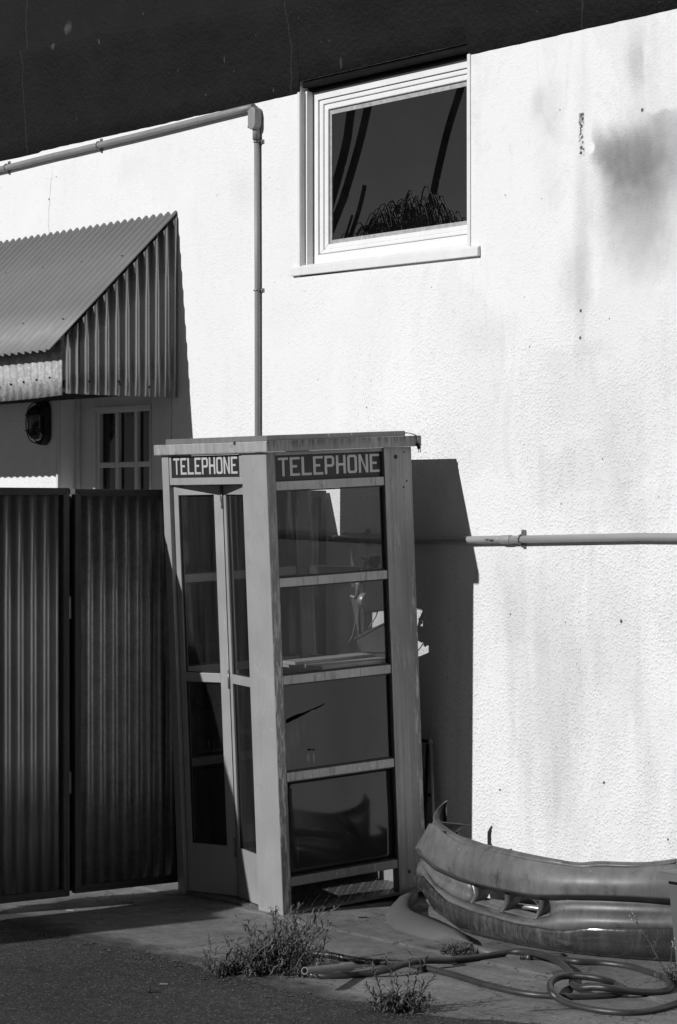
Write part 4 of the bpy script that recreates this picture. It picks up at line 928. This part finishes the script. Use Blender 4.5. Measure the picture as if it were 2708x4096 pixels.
# ================================================================== HOSE
def c7(cx, cy): return 750+cx/1.493, 3550+cy/1.493
hpts = []
for (cx, cy, z, t) in [(1620,1185,.014,6),(1568,1222,.014,6),(1430,1262,.014,6),(1300,1276,.014,6),(1150,1266,.014,6),(1000,1237,.014,6),(900,1196,.022,6),(858,1155,.040,6),(852,1112,.042,6),(885,1080,.042,6),(950,1065,.042,6),(1050,1070,.042,6),(1150,1087,.036,6),(1225,1116,.016,6),(1262,1142,.014,6),(1240,1165,.014,6),(1180,1178,.014,6),(1000,1186,.014,6),(850,1181,.014,6),(700,1166,.014,6),(500,1121,.014,6),(300,1061,.014,6),(130,1020,.014,6),
                       (1300,457,.014,7),(1200,450,.014,7),(1050,440,.014,7),(950,424,.014,7),(850,404,.020,7),(720,395,.02,7),(650,400,.016,7),(585,420,.014,7),(568,450,.014,7),(600,487,.014,7),(700,517,.014,7),(800,529,.014,7),(900,530,.014,7),(1050,516,.018,7),(1200,489,.034,7),(1290,459,.044,7),(1400,437,.042,7),(1568,436,.030,7),
                       (300,976,.022,6),(480,957,.016,6),(600,937,.02,6),(700,930,.03,6),(800,946,.04,6),(880,976,.042,6),(940,1020,.036,6),(978,1065,.018,6),(975,1105,.015,6),(1010,1133,.03,6),(1100,1130,.042,6),(1190,1138,.042,6),(1300,1152,.030,6),(1400,1160,.018,6),(1500,1153,.016,6),(1532,1122,.016,6),(1505,1085,.014,6),(1420,1051,.014,6),(1300,1016,.014,6),(1150,996,.014,6),(1000,985,.020,6),(900,971,.016,6),(800,966,.014,6),(720,963,.014,6)]:
    px, py = c6(cx, cy) if t == 6 else c7(cx, cy); hpts.append(onground(px, py, z))
hz = thing('garden_hose', 'thick black rubber hose lying in loose loops on the concrete', 'hose', (-7.0, -1.2, 0))
sp = smooth_path(hpts, 8); m = MB(); m.tube(sp, .0135, 12); part(m, 'hose_tube', M['hose'], hz)
m = MB(); a = hpts[-1]; dd = (hpts[-1]-hpts[-3]).normalized()
m.tube([a-dd*.02, a+dd*.004], .0165, 12); 
for k in range(4): m.tube([a+dd*(.006+.006*k), a+dd*(.009+.006*k)], .016, 12); m.tube([a+dd*(.003+.006*k), a+dd*(.006+.006*k)], .0135, 12)
part(m, 'hose_fitting', M['brass'], hz)
# PVC stub resting on the hose
d = onground(*c7(978,471), .040); ra_ = ray(*c7(699,497)).normalized(); a = CAM + ra_*((d-CAM).length-.36); b = a.lerp(d, .76); c = a.lerp(d, .82)
st_ = thing('pipe_offcut', 'short grey pipe offcut with a belled end resting on the black hose', 'pipe', ((a.x+d.x)/2, (a.y+d.y)/2, 0))
m = MB(); dd = (d-a).normalized()
m.tube([a, b, c, d], [.0135, .0135, .0175, .0175], 18, cap=False); m.tube([d, c, b, a], [.0150, .0150, .0105, .0105], 18, cap=False)
def annulus(mb, c, ax, r0, r1, n=18):
    u = ax.orthogonal().normalized(); v_ = ax.cross(u)
    mb.grid([[c+(u*cos(2*pi*k/n)+v_*sin(2*pi*k/n))*r for k in range(n+1)] for r in (r0, r1)], smooth=False)
annulus(m, a, dd, .0105, .0135); annulus(m, d, dd, .0150, .0175); part(m, 'pipe_wall', M['stub'], st_)

# ================================================================== WEEDS
def leaf_blade(mb, p, d, L, wd, droop, rnd, twist=0.0):
    d = d.normalized(); side = d.cross(V((0,0,1))); side = side.normalized() if side.length > .05 else V((1,0,0))
    side = (side + V((0,0,twist))).normalized()
    n = 5; A, B, C = [], [], []
    for i in range(n+1):
        t = i/n; q = p + d*(L*t) + V((0,0,-droop*L*t*t)); w_ = wd*(sin(pi*min(1, t*.92+.08))**.8)*.5 + .0003
        A.append(q - side*w_ + V((0,0,w_*.35))); B.append(q); C.append(q + side*w_ + V((0,0,w_*.35)))
    b = len(mb.v); 
    for i in range(n+1): mb.v += [tuple(A[i]), tuple(B[i]), tuple(C[i])]
    for i in range(n):
        for k in (0, 1): mb.f.append((b+3*i+k, b+3*i+k+1, b+3*i+k+4, b+3*i+k+3)); mb.sm.append(True)
def weed(name, label, base, stems, mleaf='leaf', tips=None):
    """stems: (dx, dy, h, lean vector, leaves, leaf length, width)"""
    r = thing(name, label, 'weed', tuple(base)); S, L_, T_ = MB(), MB(), []; rnd = random.Random(hash(label) % 1000 if False else sum(map(ord, label)))
    for (dx, dy, h, lean, nl, ll, lw) in stems:
        p0 = V(base) + V((dx, dy, 0)); lean = V(lean); lean = lean*min(1, .75/max(.01, lean.length)); wob = V((rnd.gauss(0,.22), rnd.gauss(0,.22), 0))
        pts = []
        for i in range(8):
            t = i/7; pts.append(p0 + V((0,0,h*t*(1-.18*t*lean.length))) + (lean*h)*(t**1.6) + wob*h*sin(t*pi)*.35 + V((rnd.gauss(0,.002), rnd.gauss(0,.002), 0)))
        S.tube(pts, [.0022*(1-.6*i/7) + .0005 for i in range(8)], 5)
        for k in range(nl):
            t = .12 + .88*(k+rnd.random()*.6)/nl; i = min(6, int(t*7)); q = pts[i].lerp(pts[i+1], min(1, t*7-i)); td = (pts[i+1]-pts[i]).normalized()
            az = k*2.4 + rnd.random(); el = rnd.uniform(-.1, .9) + .5*t
            d = V((cos(az)*cos(el), sin(az)*cos(el), sin(el)))*.8 + td*.5
            leaf_blade(L_, q, d, ll*rnd.uniform(.55, 1.15)*(1-.35*t), lw*rnd.uniform(.7, 1.2), rnd.uniform(.15, 1.0), rnd, rnd.uniform(-.6,.6))
        if tips and nl in (26, 16):
            for k in range(tips): q = pts[-1] + V((rnd.gauss(0,.012), rnd.gauss(0,.012), rnd.gauss(0,.010))); T_.append((q, .0022)); S.tube([pts[-2], q], .0006, 4)
    part(S, 'stems', M['stem'], r); part(L_, 'leaves', M[mleaf], r)
    for q, rr in T_: hd = MB(); hd.ball(q, rr, 6, 4); part(hd, 'seed_head', M['flower'], r)
    return r
rnd = random.Random(11)
e_r, e_d = V((cos(PSI), sin(PSI), 0)), V((sin(PSI), -cos(PSI), 0))     # right in view, towards viewer on the ground
base = onground(1090, 3885, .004)
st = []
for i in range(100):
    k = rnd.random(); u = rnd.gauss(.0, .075) if i % 3 else rnd.uniform(-.2, .15); v_ = rnd.gauss(0, .045)
    u = max(-.21, min(.15, u)); hmax = interp([(-.22,.08),(-.15,.14),(-.09,.20),(0,.27),(.06,.29),(.10,.25),(.16,.11)], u)
    o = e_r*u + e_d*v_; ln = e_r*rnd.gauss(.35, .5) + e_d*rnd.gauss(0, .45)
    st.append((o.x, o.y, hmax*rnd.uniform(.35, 1.0), ln, rnd.randint(11, 19), rnd.uniform(.05, .105), rnd.uniform(.004, .0075)))
weed('weed_clump', 'large tangled weed clump growing at the front corner of the booth beside the hose loop', base, st, 'leafdry')
base = onground(1060, 3900, .004)
st = []
for i in range(80):
    u = rnd.uniform(-.22, .22); o = e_r*u + e_d*(rnd.gauss(.0, .03)+.13*u); st.append((o.x, o.y, rnd.uniform(.02, .06), e_r*rnd.gauss(0,.8)+e_d*rnd.gauss(.2,.5), rnd.randint(8, 13), rnd.uniform(.03, .055), rnd.uniform(.004, .008)))
for i in range(8):
    o = e_r*rnd.uniform(.14,.24) + e_d*rnd.gauss(-.03,.03); st.append((o.x, o.y, rnd.uniform(.05,.11), e_r*rnd.gauss(.1,.3), 12, .035, .005))
weed('low_weeds', 'low creeping weeds spread along the asphalt edge under the large weed clump', base, st)
base = onground(838, 3845, .004); st = [(0,0,.105,(.05,-.05,0),18,.035,.0045),(.012,.01,.06,(.3,.1,0),9,.03,.0045),(-.02,.0,.04,(-.4,.1,0),8,.03,.005),(-.03,.02,.035,(-.5,.3,0),8,.03,.005)]
weed('weed_sprig', 'single thin upright weed sprig at the left end of the weed clump', base, st)
base = onground(1590, 4040, .004); st = []
for (u, v_, h, l, n) in [(-.055,0,.17,-.20,20),(-.02,.01,.20,-.12,20),(.02,0,.215,.10,22),(.06,-.01,.19,.25,20),(.05,.02,.12,.35,14),(-.06,.02,.10,-.5,14),(0,.02,.13,.0,14),(.08,.01,.15,.42,16)] + [(rnd.gauss(0,.045), rnd.gauss(0,.03), rnd.uniform(.03,.07), rnd.gauss(0,.6), 9) for i in range(44)]:
    o = e_r*u + e_d*v_; ln = e_r*l; st.append((o.x, o.y, h, ln, n+8, rnd.uniform(.045,.065), .0055))
weed('weed_tuft', 'upright feathery weed tuft on the ragged concrete edge in front of the hose', base, st)
base = onground(1822, 3815, .006); st = []
for i in range(60):
    a_ = rnd.random()*6.28; rr = rnd.random()**.5*.055; o = V((cos(a_), sin(a_), 0))*rr; st.append((o.x, o.y, rnd.uniform(.03,.068)*(1.1-rr*8), V((cos(a_),sin(a_),0))*.7, 13, .013, .0042))
weed('round_weed', 'small round bushy weed growing from the crack in front of the bumper', base, st)
base = onground(2690, 3935, .004); st = []
q = onground(2690, 3935, .0); 
for (px, py, n) in [(2545,3672,26),(2690,3800,16),(2720,3770,16),(2650,3890,8),(2720,3850,10)]:
    h = (3935-py)/F*(q-CAM).length*1.10; ul = (px-2690)/F*(q-CAM).length; ln = e_r*(ul/h); st.append((rnd.gauss(0,.01), rnd.gauss(0,.01), h, ln, n, .042, .0042))
for i in range(14): st.append((rnd.gauss(0,.03), rnd.gauss(0,.03), rnd.uniform(.03,.08), (rnd.gauss(0,.5), rnd.gauss(0,.5), 0), 8, .035, .0045))
weed('flowering_weed', 'leaning weed with tiny pale seed heads in front of the plastic table leg', base, st, tips=7)

# ================================================================== PLASTIC TABLE
lg = onground(2690, 3905, .007); tb = thing('plastic_table', 'low grey moulded plastic table at the right edge of the photo', 'table', (lg.x+.25, lg.y+.2, 0))
tc = onwall(2621, 3515, lg.y-.03); x0, y0, zt0 = tc.x, tc.y, tc.z
TW, TD = .62, .42; zt1 = zt0 + .030
m = MB(); ins = lambda d, z: [(x0+d, y0+d, z), (x0+TW-d, y0+d, z), (x0+TW-d, y0+TD-d, z), (x0+d, y0+TD-d, z)]
R0 = [ins(0, zt0), ins(.006, zt1-.006), ins(.012, zt1), ins(.062, zt1+.003), ins(.068, zt1+.020), ins(.078, zt1+.024)]
m.grid([r+[r[0]] for r in R0], smooth=False); m.poly(R0[-1]); m.poly(list(reversed(ins(.01, zt0)))); part(m, 'table_top', M['plastic'], tb, bevel=.003)
for sx in (0, 1):
    for sy in (0, 1):
        m = MB(); xa = x0+.040 if sx == 0 else x0+TW-.040; ya = y0+.03 if sy == 0 else y0+TD-.03; dx = 1 if sx == 0 else -1; dy_ = 1 if sy == 0 else -1
        tp = [(xa, ya), (xa+dx*.06, ya), (xa+dx*.06, ya+dy_*.006), (xa+dx*.006, ya+dy_*.006), (xa+dx*.006, ya+dy_*.06), (xa, ya+dy_*.06)]
        k = .028; bt_ = [(xa+dx*k+ (x-xa)*.72, ya+dy_*.02 + (y-ya)*.72) for x, y in tp]
        m.quads([(x, y, .008) for x, y in bt_]+[(x, y, zt0-.0005) for x, y in tp], [(i, (i+1) % 6, 6+(i+1) % 6, 6+i) for i in range(6)]+[tuple(range(5,-1,-1)), tuple(range(6,12))])
        part(m, 'leg', M['plastic'], tb)
m = MB(); m.box((x0+.115, y0+.12, .008), (x0+.5, y0+.34, .235)); o = m.build('timber_block', M['wood'], None, .004); tag(o, 'rough timber block standing under the low plastic table', 'timber block')
# ================================================================== SMALL LITTER
p = onground(602, 3961, .010); th_ = thing('bottle_cap', 'small round black cap lying alone on the asphalt', 'cap', (p.x, p.y, 0))
m = MB(); ax = V((-.5,-.8,.15)).normalized(); m.tube([p, p+ax*.004, p+ax*.010], [.010, .0115, .009], 14); part(m, 'cap_shell', M['black'], th_)
def chip(name, label, px, py, L, wd, h, ang, m_, cat):
    p = onground(px, py, .005); mb = MB(); u = V((cos(ang), sin(ang), 0)); v_ = V((-sin(ang), cos(ang), 0))
    base_ = [p-u*L-v_*wd, p+u*L*.9-v_*wd*.8, p+u*L+v_*wd*.6, p-u*L*.85+v_*wd]; mb.prism([tuple(q) for q in base_], (0,0,h)); o = mb.build(name, m_); tag(o, label, cat)
chip('wood_chip', 'thin pale wood chip lying on the asphalt beside the black cap', 655, 3937, .016, .005, .003, PSI, M['wood'], 'wood chip')
chip('wood_chip', 'small dark wood chip on the path between the booth and the fender strip', 1452, 3674, .020, .006, .008, PSI+.1, M['darkwood'], 'wood chip')
chip('paper_scrap', 'tiny bright white scrap on the sunlit strip of ground by the gate', 280, 3641, .017, .007, .001, PSI, M['tape'], 'scrap')
a, b = onground(2105, 4041, .008), onground(2300, 4033, .010); m = MB(); m.tube([a, a.lerp(b,.12)+V((0,0,-.002)), a.lerp(b,.2), a.lerp(b,.6)+V((.004,.004,.001)), b], .0022, 6); o = m.build('twig', M['stem']); tag(o, 'thin dark twig lying on the concrete in front of the hose loop', 'twig')
# ================================================================== TREES OPPOSITE (seen mirrored in the window)
gyp = fy + .030                             # plane of the window pane
def mir(wx, wy, Y): p = onwall(1150+wx/1.845, 100+wy/1.845, Y); return V((p.x, 2*gyp - p.y, p.z))
def frond(mb, p, d, L, wd, rnd):
    n = 9; d = d.normalized(); pts = [p + d*(L*i/n) + V((0,0,-.75*L*(i/n)**2.2)) for i in range(n+1)]; mb.tube(pts, [.035*(1-.8*i/n) for i in range(n+1)], 4)
    for i in range(1, n+1):
        for s_ in (-1, 1):
            for h_ in (0, .5):
                q = pts[i-1].lerp(pts[i], h_); t = (pts[i]-pts[i-1]).normalized(); sd_ = t.cross(V((0,0,1))).normalized()*s_
                ll = wd*sin(pi*(i+.3)/(n+1.2)); e = q + sd_*ll*.5 + t*ll*.6 - V((0,0,ll*.35)); w_ = V((0,0,.03)) ; mb.poly([q-t*.05, q+t*.05, e])
def palm(label, pts, r, Y, crown=True):
    w_ = [mir(x, y, Y) for x, y in pts]; foot = w_[0] + (w_[0]-w_[1]).normalized()*(w_[0].z/max(.2, (w_[1]-w_[0]).normalized().z)); foot.z = 0
    tp = w_[-1] + (w_[-1]-w_[-2]).normalized()*2.5
    t_ = thing('palm_tree', label, 'palm tree', tuple(foot), 'palm trees across the yard'); m = MB(); m.tube(smooth_path([foot]+w_+[tp], 5), r, 10); part(m, 'trunk', M['tree'], t_)
    m = MB(); rn_ = random.Random(int(abs(foot.x)*10))
    for i in range(26):
        az = i*2.4; el = rn_.uniform(-.1, 1.2); frond(m, tp, V((cos(az)*cos(el), sin(az)*cos(el), sin(el))), rn_.uniform(1.6, 2.3), .8, rn_)
    part(m, 'crown', M['frond'], t_)
palm('straight leaning palm trunk mirrored at the right of the window', [(1050,1380),(1100,1130),(1180,790),(1272,490)], .115, 40)
palm('curving palm trunk mirrored second from the left in the window', [(330,1490),(405,1300),(500,990),(560,760),(595,600)], .13, 40)
palm('palm trunk mirrored at the left edge of the window', [(320,1310),(385,1080),(440,850),(470,640)], .15, 42)
bc = mir(930, 1480, 38); sh = thing('drooping_tree', 'bushy drooping tree mirrored along the bottom of the window', 'tree', (bc.x, bc.y, 0))
m = MB(); m.tube([(bc.x, bc.y, 0), (bc.x+.1, bc.y, bc.z*.5), (bc.x, bc.y, bc.z)], [.3, .22, .15], 10); part(m, 'trunk', M['tree'], sh)
m = MB(); rn_ = random.Random(5)
top = [(500,1560),(600,1500),(700,1400),(850,1295),(1000,1270),(1100,1310),(1200,1380),(1270,1440)]
for i in range(330):
    wx = rn_.uniform(470, 1290); wy0 = interp(top, wx); wy = wy0 + abs(rn_.gauss(0, 90)) + 14; p_ = mir(wx, wy+225, 38 + rn_.gauss(0, 1.2)); L = rn_.uniform(.8, 1.5)
    s_ = rn_.choice((-1, 1)); pts = [p_ + V((-.55*s_*t*t*L, .1*t, L*(2.0*t - 1.75*t*t*t))) for t in [j/7 for j in range(8)]]; m.tube(pts, [.026*(1-.5*j/7) for j in range(8)], 4)
for i in range(160):
    wx = rn_.uniform(520, 1290); p_ = mir(wx, interp(top, wx)+rn_.uniform(240, 380), 38.5+rn_.gauss(0,.6)); m.ball(p_, rn_.uniform(.2,.4), 7, 5)
part(m, 'crown', M['frond'], sh)
for pts, r in (([(455,1590),(530,1360),(572,1180)], .07), ([(430,1560),(480,1400)], .04)):
    w_ = [mir(x, y, 38) for x, y in pts]; m = MB(); q0 = w_[0] + (w_[0]-w_[1])*1.2; m.tube(smooth_path([q0]+w_, 4), [r*1.2]*5+[r*.9]*4*(len(w_)-1) if False else r, 8); part(m, 'limb', M['tree'], sh)
